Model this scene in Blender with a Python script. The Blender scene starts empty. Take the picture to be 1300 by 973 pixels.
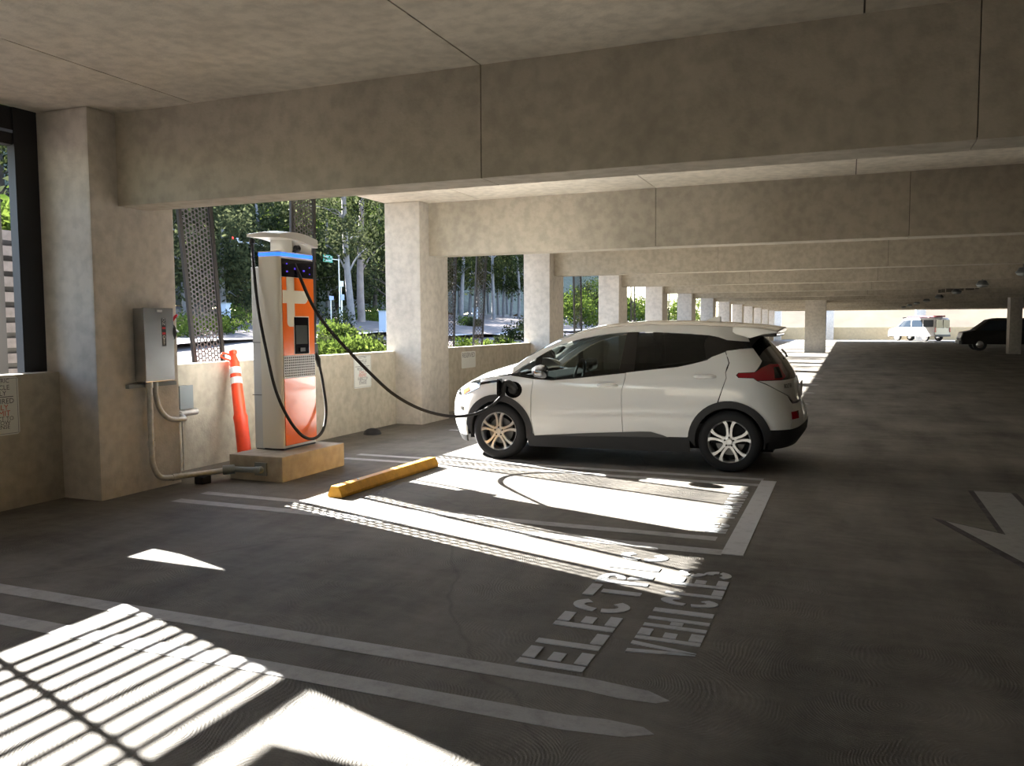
import bpy, bmesh, math, random
import numpy as np
from mathutils import Vector, Matrix
from mathutils.geometry import delaunay_2d_cdt
random.seed(7); rng = np.random.default_rng(7)
sc = bpy.context.scene; COL = sc.collection
R = math.radians

# ------------------------------------------------------------------ camera
FPX, CAMX, CAMH = 1053.37, 6.1486, 1.5536
YAW, PITCH, ROLL = R(22.0233), R(4.0146), R(-.297)
fw = Vector((-math.sin(YAW)*math.cos(PITCH), math.cos(YAW)*math.cos(PITCH), -math.sin(PITCH)))
rt = Vector((math.cos(YAW), math.sin(YAW), 0)); up = rt.cross(fw)
r2 = rt*math.cos(ROLL) + up*math.sin(ROLL); u2 = -rt*math.sin(ROLL) + up*math.cos(ROLL)
cd = bpy.data.cameras.new('camera'); cam = bpy.data.objects.new('camera', cd); COL.objects.link(cam)
cd.sensor_fit = 'HORIZONTAL'; cd.sensor_width = 36; cd.lens = FPX/1300*36; cd.clip_end = 500; cd.clip_start = .05
cam.matrix_world = Matrix(((r2.x, u2.x, -fw.x, CAMX), (r2.y, u2.y, -fw.y, 0), (r2.z, u2.z, -fw.z, CAMH), (0, 0, 0, 1)))
sc.camera = cam
CP = Vector((CAMX, 0, CAMH))
def ray(u, v): return fw + r2*((u-650)/FPX) + u2*((486.5-v)/FPX)
def onX(u, v, X): d = ray(u, v); return CP + d*((X-CAMX)/d.x)
def onY(u, v, Y): d = ray(u, v); return CP + d*(Y/d.y)
def onZ(u, v, Z=0): d = ray(u, v); return CP + d*((Z-CAMH)/d.z)

# ------------------------------------------------------------------ sky, sun, exposure
SUN_R, SUN_T = .33, .54                    # sun ray: per metre of +X it goes -.33 in Y and -.54 in Z
wd = bpy.data.worlds.new('sky'); sc.world = wd; wd.use_nodes = True
nt = wd.node_tree; bg = nt.nodes['Background']; sk = nt.nodes.new('ShaderNodeTexSky')
sk.sky_type = 'NISHITA'; sk.sun_disc = False; sk.sun_elevation = math.atan(SUN_T/math.hypot(1, SUN_R))
sk.sun_rotation = math.atan2(-1, SUN_R); sk.air_density = 1.0; sk.dust_density = .8
nt.links.new(sk.outputs[0], bg.inputs[0]); bg.inputs[1].default_value = .62
sd = bpy.data.lights.new('sun', 'SUN'); sun = bpy.data.objects.new('sun', sd); COL.objects.link(sun)
sd.energy = 37; sd.angle = R(.4); sd.color = (1, .965, .91)
sun.location = (-20, 12, 15)
sun.rotation_euler = Vector((1, -SUN_R, -SUN_T)).to_track_quat('-Z', 'Y').to_euler()
sc.view_settings.view_transform = 'Standard'; sc.view_settings.look = 'None'
sc.view_settings.gamma = 1; sc.view_settings.use_curve_mapping = False
sc.view_settings.exposure = 1.12
try:
    sc.cycles.max_bounces = 14; sc.cycles.diffuse_bounces = 8; sc.cycles.transparent_max_bounces = 16
    sc.cycles.use_denoising = True; sc.cycles.sample_clamp_indirect = 8
except Exception: pass

# ------------------------------------------------------------------ helpers
def thing(name, label, cat, loc=(0, 0, 0), group=None, rz=0):
    o = bpy.data.objects.new(name, None); COL.objects.link(o); o.empty_display_size = .1
    o.location = loc; o.rotation_euler = (0, 0, rz)
    return tag(o, label, cat, group)
def tag(o, label=None, cat=None, group=None, kind=None):
    if label: o['label'] = label
    if cat: o['category'] = cat
    if group: o['group'] = group
    if kind: o['kind'] = kind
    return o
class MB:
    def __init__(s): s.v = []; s.f = []
    def add(s, v, f):
        n = len(s.v); s.v += [tuple(p) for p in v]; s.f += [tuple(i+n for i in q) for q in f]; return s
    def box(s, x0, x1, y0, y1, z0, z1):
        return s.add([(x0,y0,z0),(x1,y0,z0),(x1,y1,z0),(x0,y1,z0),(x0,y0,z1),(x1,y0,z1),(x1,y1,z1),(x0,y1,z1)],
                     [(0,3,2,1),(4,5,6,7),(0,1,5,4),(1,2,6,5),(2,3,7,6),(3,0,4,7)])
    def prism(s, poly, fn, a, b):          # poly: 2D outline, fn(p, q, t) -> 3D
        n = len(poly)
        s.add([fn(p, q, a) for p, q in poly]+[fn(p, q, b) for p, q in poly],
              [tuple(range(n))[::-1], tuple(range(n, 2*n))]+[(i, (i+1) % n, n+(i+1) % n, n+i) for i in range(n)]); return s
    def tube(s, pts, r, n=10, cap=True):
        P = [Vector(p) for p in pts]; rr = r if hasattr(r, '__len__') else [r]*len(P); base = len(s.v); up0 = None
        for i, p in enumerate(P):
            t = (P[min(i+1, len(P)-1)]-P[max(i-1, 0)]).normalized()
            if up0 is None: up0 = Vector((0, 0, 1)) if abs(t.z) < .9 else Vector((1, 0, 0))
            a = t.cross(up0).normalized(); b = a.cross(t).normalized(); up0 = b
            for k in range(n):
                g = 2*math.pi*k/n; s.v.append(tuple(p+(a*math.cos(g)+b*math.sin(g))*rr[i]))
        for i in range(len(P)-1):
            for k in range(n):
                k2 = (k+1) % n; A = base+i*n; s.f.append((A+k, A+k2, A+n+k2, A+n+k))
        if cap:
            s.f.append(tuple(base+k for k in range(n))[::-1]); s.f.append(tuple(base+(len(P)-1)*n+k for k in range(n)))
        return s
    def lathe(s, prof, c, ax='z', n=24, closed=False):   # prof: (radius, height) along axis
        base = len(s.v); m = len(prof)
        for r, h in prof:
            for k in range(n):
                g = 2*math.pi*k/n; a, b = r*math.cos(g), r*math.sin(g)
                q = (a, b, h) if ax == 'z' else ((b, h, a) if ax == 'y' else (h, a, b))
                s.v.append((c[0]+q[0], c[1]+q[1], c[2]+q[2]))
        for i in range(m if closed else m-1):
            j = (i+1) % m
            for k in range(n):
                k2 = (k+1) % n; s.f.append((base+i*n+k, base+i*n+k2, base+j*n+k2, base+j*n+k))
        return s
def obj(name, mb, mat, parent=None, smooth=False, local=False, bevel=0, seg=2):
    me = bpy.data.meshes.new(name)
    off = Vector((0, 0, 0))
    if parent is not None and not local:
        off = Vector(parent.location)
        if parent.parent is not None: off += parent.parent.location
    v = np.array(mb.v, dtype=float).reshape(-1, 3)-np.array(off)
    me.from_pydata(v.tolist(), [], mb.f); me.update()
    if smooth:
        me.polygons.foreach_set('use_smooth', [True]*len(me.polygons))
    if mat is not None: me.materials.append(mat)
    o = bpy.data.objects.new(name, me); COL.objects.link(o)
    if parent is not None: o.parent = parent
    bm = bmesh.new(); bm.from_mesh(me)
    bmesh.ops.recalc_face_normals(bm, faces=bm.faces)
    if bevel:
        es = [e for e in bm.edges if len(e.link_faces) == 2 and e.calc_face_angle(0) > .6]
        bmesh.ops.bevel(bm, geom=es, offset=bevel, segments=seg, profile=.7, affect='EDGES', clamp_overlap=True)
    bm.to_mesh(me); bm.free()
    if smooth and hasattr(me, 'set_sharp_from_angle'): me.set_sharp_from_angle(angle=R(42))
    return o
def copy_tree(o, parent=None):
    c = o.copy(); COL.objects.link(c); c.parent = parent
    for ch in o.children: copy_tree(ch, c)
    return c
def catmull(pts, n=8):
    P = [Vector(p) for p in pts]; P = [P[0]*2-P[1]]+P+[P[-1]*2-P[-2]]; out = []
    for i in range(1, len(P)-2):
        for k in range(n):
            t = k/n; a, b, c, d = P[i-1:i+3]
            out.append(.5*((2*b)+(c-a)*t+(2*a-5*b+4*c-d)*t*t+(3*b-a-3*c+d)*t**3))
    out.append(P[-2]); return out
def text_mb(txt, size, fn, align='CENTER', depth=.0008):
    cu = bpy.data.curves.new('t', 'FONT'); cu.body = txt; cu.size = size; cu.align_x = align; cu.resolution_u = 2
    o = bpy.data.objects.new('t', cu); COL.objects.link(o)
    dg = bpy.context.evaluated_depsgraph_get(); me = bpy.data.meshes.new_from_object(o.evaluated_get(dg))
    m = MB(); m.add([fn(v.co.x, v.co.y) for v in me.vertices], [tuple(p.vertices) for p in me.polygons])
    bpy.data.objects.remove(o); bpy.data.curves.remove(cu); bpy.data.meshes.remove(me)
    return m

# ------------------------------------------------------------------ materials
def M(name, col, rough=.6, metal=0., var=0., vscale=4., bump=0., bscale=30., spec=.5, emit=None, estr=0., coat=0., col2=None, alpha=1., trans=0., coord='Object'):
    m = bpy.data.materials.new(name); m.use_nodes = True; N = m.node_tree.nodes; L = m.node_tree.links
    b = N['Principled BSDF']; I = b.inputs
    I['Base Color'].default_value = (*col, 1); I['Roughness'].default_value = rough; I['Metallic'].default_value = metal
    I['Specular IOR Level'].default_value = spec; I['Coat Weight'].default_value = coat; I['Alpha'].default_value = alpha
    I['Transmission Weight'].default_value = trans
    if emit: I['Emission Color'].default_value = (*emit, 1); I['Emission Strength'].default_value = estr
    if var or col2 or bump:
        tc = N.new('ShaderNodeTexCoord')
    if var or col2:
        nz = N.new('ShaderNodeTexNoise'); nz.inputs['Scale'].default_value = vscale; nz.inputs['Detail'].default_value = 6; nz.inputs['Roughness'].default_value = .62
        L.new(tc.outputs[coord], nz.inputs['Vector']); rp = N.new('ShaderNodeValToRGB')
        c2 = col2 or tuple(min(1, c*(1+var)) for c in col); c1 = col if col2 else tuple(c*(1-var) for c in col)
        rp.color_ramp.elements[0].color = (*c1, 1); rp.color_ramp.elements[1].color = (*c2, 1)
        rp.color_ramp.elements[0].position = .3; rp.color_ramp.elements[1].position = .7
        L.new(nz.outputs['Fac'], rp.inputs[0]); L.new(rp.outputs[0], I['Base Color'])
    if bump:
        n2 = N.new('ShaderNodeTexNoise'); n2.inputs['Scale'].default_value = bscale; n2.inputs['Detail'].default_value = 4
        L.new(tc.outputs[coord], n2.inputs['Vector']); bp = N.new('ShaderNodeBump'); bp.inputs['Strength'].default_value = bump
        bp.inputs['Distance'].default_value = .01; L.new(n2.outputs['Fac'], bp.inputs['Height']); L.new(bp.outputs[0], I['Normal'])
    return m
def concrete(name, col, scale=.7):
    m = M(name, col, .85, bump=.25, bscale=45); N = m.node_tree.nodes; L = m.node_tree.links; b = N['Principled BSDF']
    tc = N.new('ShaderNodeTexCoord'); mp = N.new('ShaderNodeMapping'); mp.inputs['Scale'].default_value = (1, 1, .45); L.new(tc.outputs['Object'], mp.inputs[0])
    a = N.new('ShaderNodeTexNoise'); a.inputs['Scale'].default_value = scale; a.inputs['Detail'].default_value = 7; a.inputs['Roughness'].default_value = .65
    c = N.new('ShaderNodeTexNoise'); c.inputs['Scale'].default_value = 9; c.inputs['Detail'].default_value = 5
    L.new(mp.outputs[0], a.inputs['Vector']); L.new(tc.outputs['Object'], c.inputs['Vector'])
    r = N.new('ShaderNodeValToRGB'); e = r.color_ramp.elements; e[0].position = .28; e[1].position = .68
    e[0].color = (*[x*.78 for x in col], 1); e[1].color = (*[min(1, x*1.14) for x in col], 1)
    L.new(a.outputs['Fac'], r.inputs[0]); mx = N.new('ShaderNodeMix'); mx.data_type = 'RGBA'; mx.blend_type = 'MULTIPLY'; mx.inputs[0].default_value = .35
    r3 = N.new('ShaderNodeValToRGB'); r3.color_ramp.elements[0].position = .35; r3.color_ramp.elements[0].color = (.5, .5, .5, 1); r3.color_ramp.elements[1].position = .6
    L.new(c.outputs['Fac'], r3.inputs[0]); L.new(r.outputs[0], mx.inputs[6]); L.new(r3.outputs[0], mx.inputs[7]); L.new(mx.outputs[2], b.inputs['Base Color'])
    return m
def floor_mat():
    m = M('broomed_concrete', (.2, .18, .155), .8); N = m.node_tree.nodes; L = m.node_tree.links; b = N['Principled BSDF']
    tc = N.new('ShaderNodeTexCoord'); out = tc.outputs['Object']
    def noise(s, d=5, vec=None, ro=.6):
        n = N.new('ShaderNodeTexNoise'); n.inputs['Scale'].default_value = s; n.inputs['Detail'].default_value = d; n.inputs['Roughness'].default_value = ro
        L.new(vec or out, n.inputs['Vector']); return n.outputs['Fac']
    def math_(op, a, bb, c=None):
        n = N.new('ShaderNodeMath'); n.operation = op
        for i, x in enumerate((a, bb, c)):
            if x is None: continue
            if isinstance(x, (int, float)): n.inputs[i].default_value = x
            else: L.new(x, n.inputs[i])
        return n.outputs[0]
    # swirl trowel arcs: rings around scattered centres, warped a little
    wn = N.new('ShaderNodeTexNoise'); wn.inputs['Scale'].default_value = 1.3; L.new(out, wn.inputs['Vector'])
    va = N.new('ShaderNodeVectorMath'); va.operation = 'MULTIPLY_ADD'; L.new(wn.outputs['Color'], va.inputs[0]); va.inputs[1].default_value = (.5, .5, 0); L.new(out, va.inputs[2])
    vo = N.new('ShaderNodeTexVoronoi'); vo.inputs['Scale'].default_value = 1.5; vo.voronoi_dimensions = '2D'; L.new(va.outputs[0], vo.inputs['Vector'])
    ring = math_('SINE', math_('MULTIPLY', vo.outputs['Distance'], 260), None)
    fine = noise(120, 2)
    hgt = math_('ADD', math_('MULTIPLY', ring, .16), fine)
    bp = N.new('ShaderNodeBump'); bp.inputs['Strength'].default_value = .55; bp.inputs['Distance'].default_value = .006
    L.new(hgt, bp.inputs['Height']); L.new(bp.outputs[0], b.inputs['Normal'])
    # colour: broad mottling, long stains along the driving lane, dark tyre swirls
    mp = N.new('ShaderNodeMapping'); mp.inputs['Scale'].default_value = (1.6, .35, 1); L.new(out, mp.inputs[0])
    st = noise(1.2, 5, mp.outputs[0]); mo = noise(.9, 7); sp = noise(14, 4)
    v = math_('ADD', math_('MULTIPLY', st, .45), math_('ADD', math_('MULTIPLY', mo, .45), math_('MULTIPLY', sp, .12)))
    mr = N.new('ShaderNodeMapping'); mr.inputs['Scale'].default_value = (1.1, 5.5, 1); L.new(va.outputs[0], mr.inputs[0])
    v = math_('ADD', v, math_('MULTIPLY', math_('SUBTRACT', noise(1.4, 3, mr.outputs[0]), .5), .16))
    v = math_('ADD', v, math_('MULTIPLY', ring, .012))
    r = N.new('ShaderNodeValToRGB'); e = r.color_ramp.elements; e[0].position = .36; e[1].position = .66
    e[0].color = (.05, .0455, .038, 1); e[1].color = (.19, .176, .15, 1); L.new(v, r.inputs[0])
    # a few dark cracks
    mc = N.new('ShaderNodeMapping'); mc.inputs['Location'].default_value = (.7, .35, 0); L.new(va.outputs[0], mc.inputs[0])
    ck = N.new('ShaderNodeTexVoronoi'); ck.feature = 'DISTANCE_TO_EDGE'; ck.inputs['Scale'].default_value = .22; ck.voronoi_dimensions = '2D'; L.new(mc.outputs[0], ck.inputs['Vector'])
    cr = N.new('ShaderNodeValToRGB'); cr.color_ramp.elements[0].position = .0; cr.color_ramp.elements[0].color = (.75, .75, .75, 1); cr.color_ramp.elements[1].position = .0016
    L.new(ck.outputs['Distance'], cr.inputs[0]); mx = N.new('ShaderNodeMix'); mx.data_type = 'RGBA'; mx.blend_type = 'MULTIPLY'; mx.inputs[0].default_value = 1
    L.new(r.outputs[0], mx.inputs[6]); L.new(cr.outputs[0], mx.inputs[7]); L.new(mx.outputs[2], b.inputs['Base Color'])
    return m
def paint_mat(name, col, wear=.42):
    m = M(name, col, .75, bump=.2, bscale=90); N = m.node_tree.nodes; L = m.node_tree.links; b = N['Principled BSDF']
    tc = N.new('ShaderNodeTexCoord'); n = N.new('ShaderNodeTexNoise'); n.inputs['Scale'].default_value = 9; n.inputs['Detail'].default_value = 8; n.inputs['Roughness'].default_value = .7
    L.new(tc.outputs['Object'], n.inputs['Vector']); r = N.new('ShaderNodeValToRGB'); e = r.color_ramp.elements
    e[0].position = wear-.1; e[1].position = wear+.12; e[0].color = (*[.55*c+.06 for c in col], 1); e[1].color = (*col, 1)
    L.new(n.outputs['Fac'], r.inputs[0]); L.new(r.outputs[0], b.inputs['Base Color']); return m
def leaf_mat(name, c1, c2):
    m = bpy.data.materials.new(name); m.use_nodes = True; N = m.node_tree.nodes; L = m.node_tree.links; N.clear()
    o = N.new('ShaderNodeOutputMaterial'); d = N.new('ShaderNodeBsdfDiffuse'); t = N.new('ShaderNodeBsdfTranslucent'); g = N.new('ShaderNodeMixShader'); g.inputs[0].default_value = .4
    tc = N.new('ShaderNodeTexCoord'); n = N.new('ShaderNodeTexNoise'); n.inputs['Scale'].default_value = 1.1; n.inputs['Detail'].default_value = 6; L.new(tc.outputs['Object'], n.inputs['Vector'])
    r = N.new('ShaderNodeValToRGB'); r.color_ramp.elements[0].color = (*c1, 1); r.color_ramp.elements[1].color = (*c2, 1); r.color_ramp.elements[0].position = .35; r.color_ramp.elements[1].position = .68
    L.new(n.outputs['Fac'], r.inputs[0]); L.new(r.outputs[0], d.inputs[0]); L.new(r.outputs[0], t.inputs[0]); L.new(d.outputs[0], g.inputs[1]); L.new(t.outputs[0], g.inputs[2]); L.new(g.outputs[0], o.inputs[0]); return m
def glass_mat(name, tint, alpha):
    m = bpy.data.materials.new(name); m.use_nodes = True; N = m.node_tree.nodes; L = m.node_tree.links; N.clear()
    o = N.new('ShaderNodeOutputMaterial'); t = N.new('ShaderNodeBsdfTransparent'); t.inputs[0].default_value = (*tint, 1)
    g = N.new('ShaderNodeBsdfGlossy'); g.inputs['Roughness'].default_value = .03; g.inputs[0].default_value = (.9, .95, 1, 1)
    fr = N.new('ShaderNodeFresnel'); fr.inputs[0].default_value = 1.45; mx = N.new('ShaderNodeMixShader')
    L.new(fr.outputs[0], mx.inputs[0]); L.new(t.outputs[0], mx.inputs[1]); L.new(g.outputs[0], mx.inputs[2]); L.new(mx.outputs[0], o.inputs[0]); return m
BEAM = concrete('beam_concrete', (.47, .425, .345)); CEIL = concrete('ceiling_concrete', (.71, .65, .55), .5); COLM = concrete('column_concrete', (.55, .51, .45))
PAR = concrete('parapet_concrete', (.48, .435, .345), 1.1); PAD = concrete('pad_concrete', (.42, .375, .30), 2.); FLOOR = floor_mat()
WHITEP = paint_mat('worn_white_paint', (.36, .36, .355)); BRIGHTP = paint_mat('white_stencil_paint', (.46, .475, .49), .36); BLACKP = paint_mat('black_floor_paint', (.025, .022, .024))
YEL = M('yellow_paint', (.72, .36, .03), .55, var=.2, vscale=9, bump=.3, bscale=60)
STEEL = M('brushed_stainless', (.45, .46, .47), .26, 1., var=.15, vscale=3); GALV = M('galvanised_conduit', (.48, .48, .46), .45, .6, var=.2, vscale=20)
GREYM = M('grey_painted_metal', (.2, .23, .24), .5); BLK = M('black_plastic', (.012, .012, .013), .55); RUB = M('black_rubber', (.015, .015, .016), .75, bump=.2, bscale=120)
REDP = M('red_plastic', (.5, .01, .02), .4); ORG = M('orange_delineator_plastic', (.85, .06, .012), .45, var=.12, vscale=8); REFL = M('white_reflective_sheet', (.72, .72, .7), .35)
FINM = M('bronze_perforated_steel', (.075, .065, .068), .6, .3); FRAME = M('dark_bronze_frame', (.022, .018, .016), .5, .3); DARKST = M('black_steel', (.012, .013, .016), .5)

# ------------------------------------------------------------------ structure of the garage
S, Y1, W, BO, BT = 6.024, 5.414, .965, .301, .35
ZB, ZC, ZS, PX, DX = 2.642, 3.463, 1.151, -.456, -.62
XR, YB, YF, YR = 26., -14.5, 84., 78.4
cols = [Y1+S*k for k in range(-3, 13)]
JOINT = M('joint_dark', (.03, .027, .023), .95)  # dark core that shows through the beam joints
def struct(name, mb, mat, label, cat, **k):
    return tag(obj(name, mb, mat, **k), label, cat, kind='structure')
struct('floor', MB().box(PX, XR, YB, YF, -.25, 0), FLOOR, 'dark broom-finished concrete parking garage floor', 'floor')
ce = struct('ceiling', MB().box(DX, XR, YB, YR, ZC+.02, 4.1), M('joint_backing', (.16, .14, .12), .9), 'board-marked concrete ceiling slab above the parking bays', 'ceiling')  # darker slab showing in the gaps between ceiling panels
jx = [DX, .91, 3.6, 6.2, 8.9, 11.6, 14.3, 17., 19.7, 22.4, XR]
for a, b in zip(jx[:-1], jx[1:]):
    obj('ceiling_panel', MB().box(a+(.006 if a > 0 else 0), b-.006, YB, YR, ZC, ZC+.03), CEIL, ce)
struct('sun_stop_ledge', MB().box(-1.9, DX, YB, YR, 3.86, 4.1), COLM, 'unseen concrete ledge added outside the openings to end the sun patches', 'ledge')  # added unseen overhang; it sets where the sun patches end
struct('wall_right', MB().box(XR, XR+.3, YB, YR, -.2, ZC+.3), PAR, 'plain concrete wall at the dark side of the garage', 'wall')
struct('wall_back', MB().box(DX, XR, YB-.3, YB, -.2, ZC+.3), PAR, 'plain concrete wall behind the nearest parking bays', 'wall')
ords = ['first', 'second', 'third', 'fourth', 'fifth', 'sixth', 'seventh', 'eighth', 'ninth', 'tenth', 'eleventh', 'twelfth', 'thirteenth', 'fourteenth', 'fifteenth', 'sixteenth']
nm = lambda i: ('%s past the steel switch box' % ords[i-4]) if i > 3 else ('%s before the steel switch box' % ords[2-i])
for i, y in enumerate(cols):
    lab = 'pale concrete wall column carrying the steel switch box' if i == 3 else 'pale concrete wall column, '+nm(i)
    c = MB().box(DX, 0, y, y+W, -.2, ZC)
    struct('concrete_column', c, COLM, lab, 'column', bevel=.022)
    g = MB(); xs = [0, 3.6, 6.84, 10.1, 13.3, 16.5, 19.7, 22.9, XR]
    for a, b in zip(xs[:-1], xs[1:]): g.box(a+(.003 if a else -.05), b-.003, y+BO, y+BO+BT, ZB, ZC+.005)
    lab = 'deep concrete beam over the charging station' if i == 3 else 'deep concrete ceiling beam, '+nm(i).replace('the steel switch box', 'the charging station')
    bo = struct('concrete_beam', g, BEAM, lab, 'beam', bevel=.004)
    obj('joint_core', MB().box(.0, XR, y+BO+.02, y+BO+BT-.02, ZB+.02, ZC), JOINT, bo)
    if 1:
        p = MB().box(DX+.02, PX, y+W, y+S if i < len(cols)-1 else YF, -.2, ZS)
        lab = {3: 'tan concrete parapet behind the charging station', 2: 'tan concrete parapet before the steel switch box', 4: 'tan concrete parapet in front of the white hatchback'}.get(i, 'tan concrete parapet, '+nm(i).replace('past', 'bay past').replace('before', 'bay before'))
        struct('wall_left', p, PAR, lab, 'wall', bevel=.012)
# far end: parapet with columns
struct('wall_far', MB().box(DX, XR, YF, YF+.2, -.2, ZS), M('tan_parapet', (.5, .39, .23), .9, var=.1), 'sunlit tan parapet at the far end of the garage', 'wall')
for k, x in enumerate((-.6, 4.1, 11.8, 19.2)):
    struct('end_column', MB().box(x, x+.8, YF-.7, YF+.25, -.2, 4.6), COLM, ('pale concrete column at the far end parapet, %s from the left wall' % ords[k]), 'column')
struct('interior_column', MB().box(4.02, 5.06, 46.7, 47.5, -.1, ZC), COLM, 'free-standing concrete column beyond the parked hatchback', 'column', bevel=.02)
struct('interior_column', MB().box(13.45, 13.98, 46.7, 47.5, -.1, ZC), COLM, 'dark free-standing concrete column beside the dark van', 'column', bevel=.02)

# perforated sun fins in the openings
def fin(label, yt0, yt1, yb0, yb1, zb=.75, zt=3.6, pitch=.058, x=-.66, fr=.05, hole=.66):
    t = thing('perforated_fin', label, 'screen panel', (x, (yb0+yb1)/2, zb), 'perforated metal fins in the openings')
    def P(u, z): f = (z-1.15)/(3.0-1.15); a = yb0+(yt0-yb0)*f; b = yb1+(yt1-yb1)*f; return a+(b-a)*u
    w = yt1-yt0; nu = max(3, round((w-.1)/pitch)); nz = round((zt-zb)/(pitch*.9)); m = MB(); e = fr/w
    for i in range(nu):
        for j in range(-1, nz):
            u0, u1 = e+(1-2*e)*i/nu, e+(1-2*e)*(i+1)/nu; z0 = zb+(zt-zb)*(j+(.5 if i % 2 else 0))/nz; z1 = z0+(zt-zb)/nz
            if z1 > zt+.01 or z0 < zb-.04: continue
            uc, zc, hu, hz = (u0+u1)/2, (z0+z1)/2, (u1-u0)/2, (z1-z0)/2
            O = [(-1,-1),(0,-1),(1,-1),(1,0),(1,1),(0,1),(-1,1),(-1,0)]; k = hole; q = hole*.73
            I = [(-q,-q),(0,-k),(q,-q),(k,0),(q,q),(0,k),(-q,q),(-k,0)]
            V = [(x, P(uc+a*hu, zc+b*hz), zc+b*hz) for a, b in O]+[(x, P(uc+a*hu, zc+b*hz), zc+b*hz) for a, b in I]
            m.add(V, [(n, (n+1) % 8, 8+(n+1) % 8, 8+n) for n in range(8)])
    s = obj('perforated_sheet', m, FINM, t)
    for u0, u1 in ((0, e), (1-e, 1)):
        f = MB().prism([(u0, zb), (u1, zb), (u1, zt), (u0, zt)], lambda u, z, d: (d, P(u, z), z), x-.015, x+.02); obj('edge_frame', f, FRAME, t)
    return t
fin('perforated fin leaning just past the switch-box column, half hidden', 6.36, 6.80, 6.36, 6.80)
fin('leaning perforated bronze fin beside the orange delineator', 7.1, 7.64, 7.29, 7.79, hole=.78)
fin('perforated bronze fin rising behind the charging station', 9.11, 9.65, 9.05, 9.6, hole=.74)
fin('narrow perforated fin against the second column, near the reserved sign', 13.6, 14.1, 13.6, 13.95, fr=.03, pitch=.075, hole=.86)
fin('perforated fin leaning above the reserved sign', 15.01, 15.5, 14.79, 15.24, fr=.03, pitch=.075, hole=.86)
for k, (a, b, c) in enumerate(((21.2, 21.9, .1), (23.9, 24.4, -.2), (27.5, 28.1, .1), (33.4, 34., .0), (39.6, 40.2, .1), (45.5, 46.2, -.1))):
    fin('far perforated fin in the %s past the charging station' % ('third opening', 'third opening, on its far side', 'fourth opening', 'fifth opening', 'sixth opening', 'seventh opening')[k], a, b, a+c, b+c, pitch=.09, hole=.86)
# black post and header beside the first column, then unseen screens outside that block and shape the sun
struct('window_post', MB().box(-.70, -.61, 5.19, Y1, ZS, ZC), DARKST, 'black steel window post against the switch-box column', 'post')
struct('window_header', MB().box(-.72, -.63, -.6+W, 5.19, 3.14, ZC), DARKST, 'black steel header over the opening before the switch box', 'header')
struct('window_rail', MB().box(-.72, -.62, 4.0, Y1, 3.24, 3.265), M('blue_grey_rail', (.25, .3, .4), .4, .5), 'thin blue-grey rail across the black header', 'rail')
XS, XU = -.9, -1.9
t = thing('unseen_slat_screen', 'unseen dark slat screen outside, lengthened past the view to cut the light', 'screen', (XS, 2.5, -.1))  # slats follow the floor stripes; length added out of view to cut light
yz = lambda p, q, d: (d, p, q)
obj('lower_panel', MB().box(XS-.03, XS, -5, 4.51, -.1, 1.8), DARKST, t)
for k in range(9): obj('slat', MB().box(XS-.01, XS+.01, -5, 4.51, 1.88+.0775*k, 1.909+.0775*k), DARKST, t)
obj('rail', MB().box(XS-.03, XS+.01, -5, 4.51, 2.578, 2.673), DARKST, t)
for y in [3.71-1.05*k for k in range(9)]: obj('post', MB().box(XS-.03, XS+.012, y, y+.035, 1.8, 2.6), DARKST, t)
obj('edge_post', MB().box(XS-.03, XS+.012, 4.51, 4.59, -.1, 3.85), DARKST, t)
t = thing('unseen_sun_mask', 'unseen dark panel added outside, its slanted gap shaping the sun on the floor', 'screen', (XU, 4.75, -.1))  # added out of view; its outline shapes the sun wedge on the floor
obj('end_panel', MB().prism([(4.87, -.1), (5.27, -.1), (5.32, 1.93), (5.80, 2.72), (5.54, 1.93), (5.52, -.1), (6.0, -.1), (6.0, 4.1), (4.87, 4.1)], yz, XU-.04, XU), DARKST, t)
obj('upper_panel', MB().prism([(-5, 3.30), (4.456, 3.30), (4.87, 4.02), (4.87, 4.1), (-5, 4.1)], yz, XU-.04, XU), DARKST, t)
t = thing('board_fence', 'weathered grey fence of horizontal boards outside the black window post', 'fence', (-3.5, 6.9, 0))
BOARD = M('weathered_board', (.15, .14, .14), .8, var=.3, vscale=5)
for k in range(13): obj('board', MB().box(-3.53, -3.5, 6.25, 7.8, .35+.19*k, .47+.19*k), BOARD, t)
obj('backing_sheet', MB().box(-3.62, -3.6, 6.25, 7.8, .1, 2.7), DARKST, t)
for y in (6.3, 7.7): obj('post', MB().box(-3.6, -3.53, y, y+.06, 0, 2.75), DARKST, t)

# ------------------------------------------------------------------ floor markings
def mark(name, polys, mat, label, z=.003, group=None, cat='floor marking'):
    m = MB()
    for p in polys: m.prism(p, lambda a, b, d: (a, b, d), .0005, z)
    return tag(obj(name, m, mat), label, cat, group)
def rect(x0, x1, y0, y1): return [(x0, y0), (x1, y0), (x1, y1), (x0, y1)]
def hairpin(x0, x1, ya, yb, w):            # two lines, ends curved a little together
    e = .35
    return [[(x0, ya), (x1-e, ya), (x1-.1, ya+.03), (x1, ya+.09), (x1-.05, ya+.13), (x1-.2, ya+w+.02), (x1-e, ya+w), (x0, ya+w)],
            [(x0, yb-w), (x1-e, yb-w), (x1-.2, yb-w-.02), (x1-.05, yb-.13), (x1, yb-.09), (x1-.1, yb-.03), (x1-e, yb), (x0, yb)]]
mark('stall_line', hairpin(.6, 5.5, 2.93, 3.41, .12), WHITEP, 'faded double white stall line below the word ELECTRIC')
mark('stall_line', [rect(.6, 5.39, 5.61, 5.74), rect(.6, 5.3, 5.97, 6.08)], WHITEP, 'faded double white stall line passing the end of the yellow wheel stop')
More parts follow.
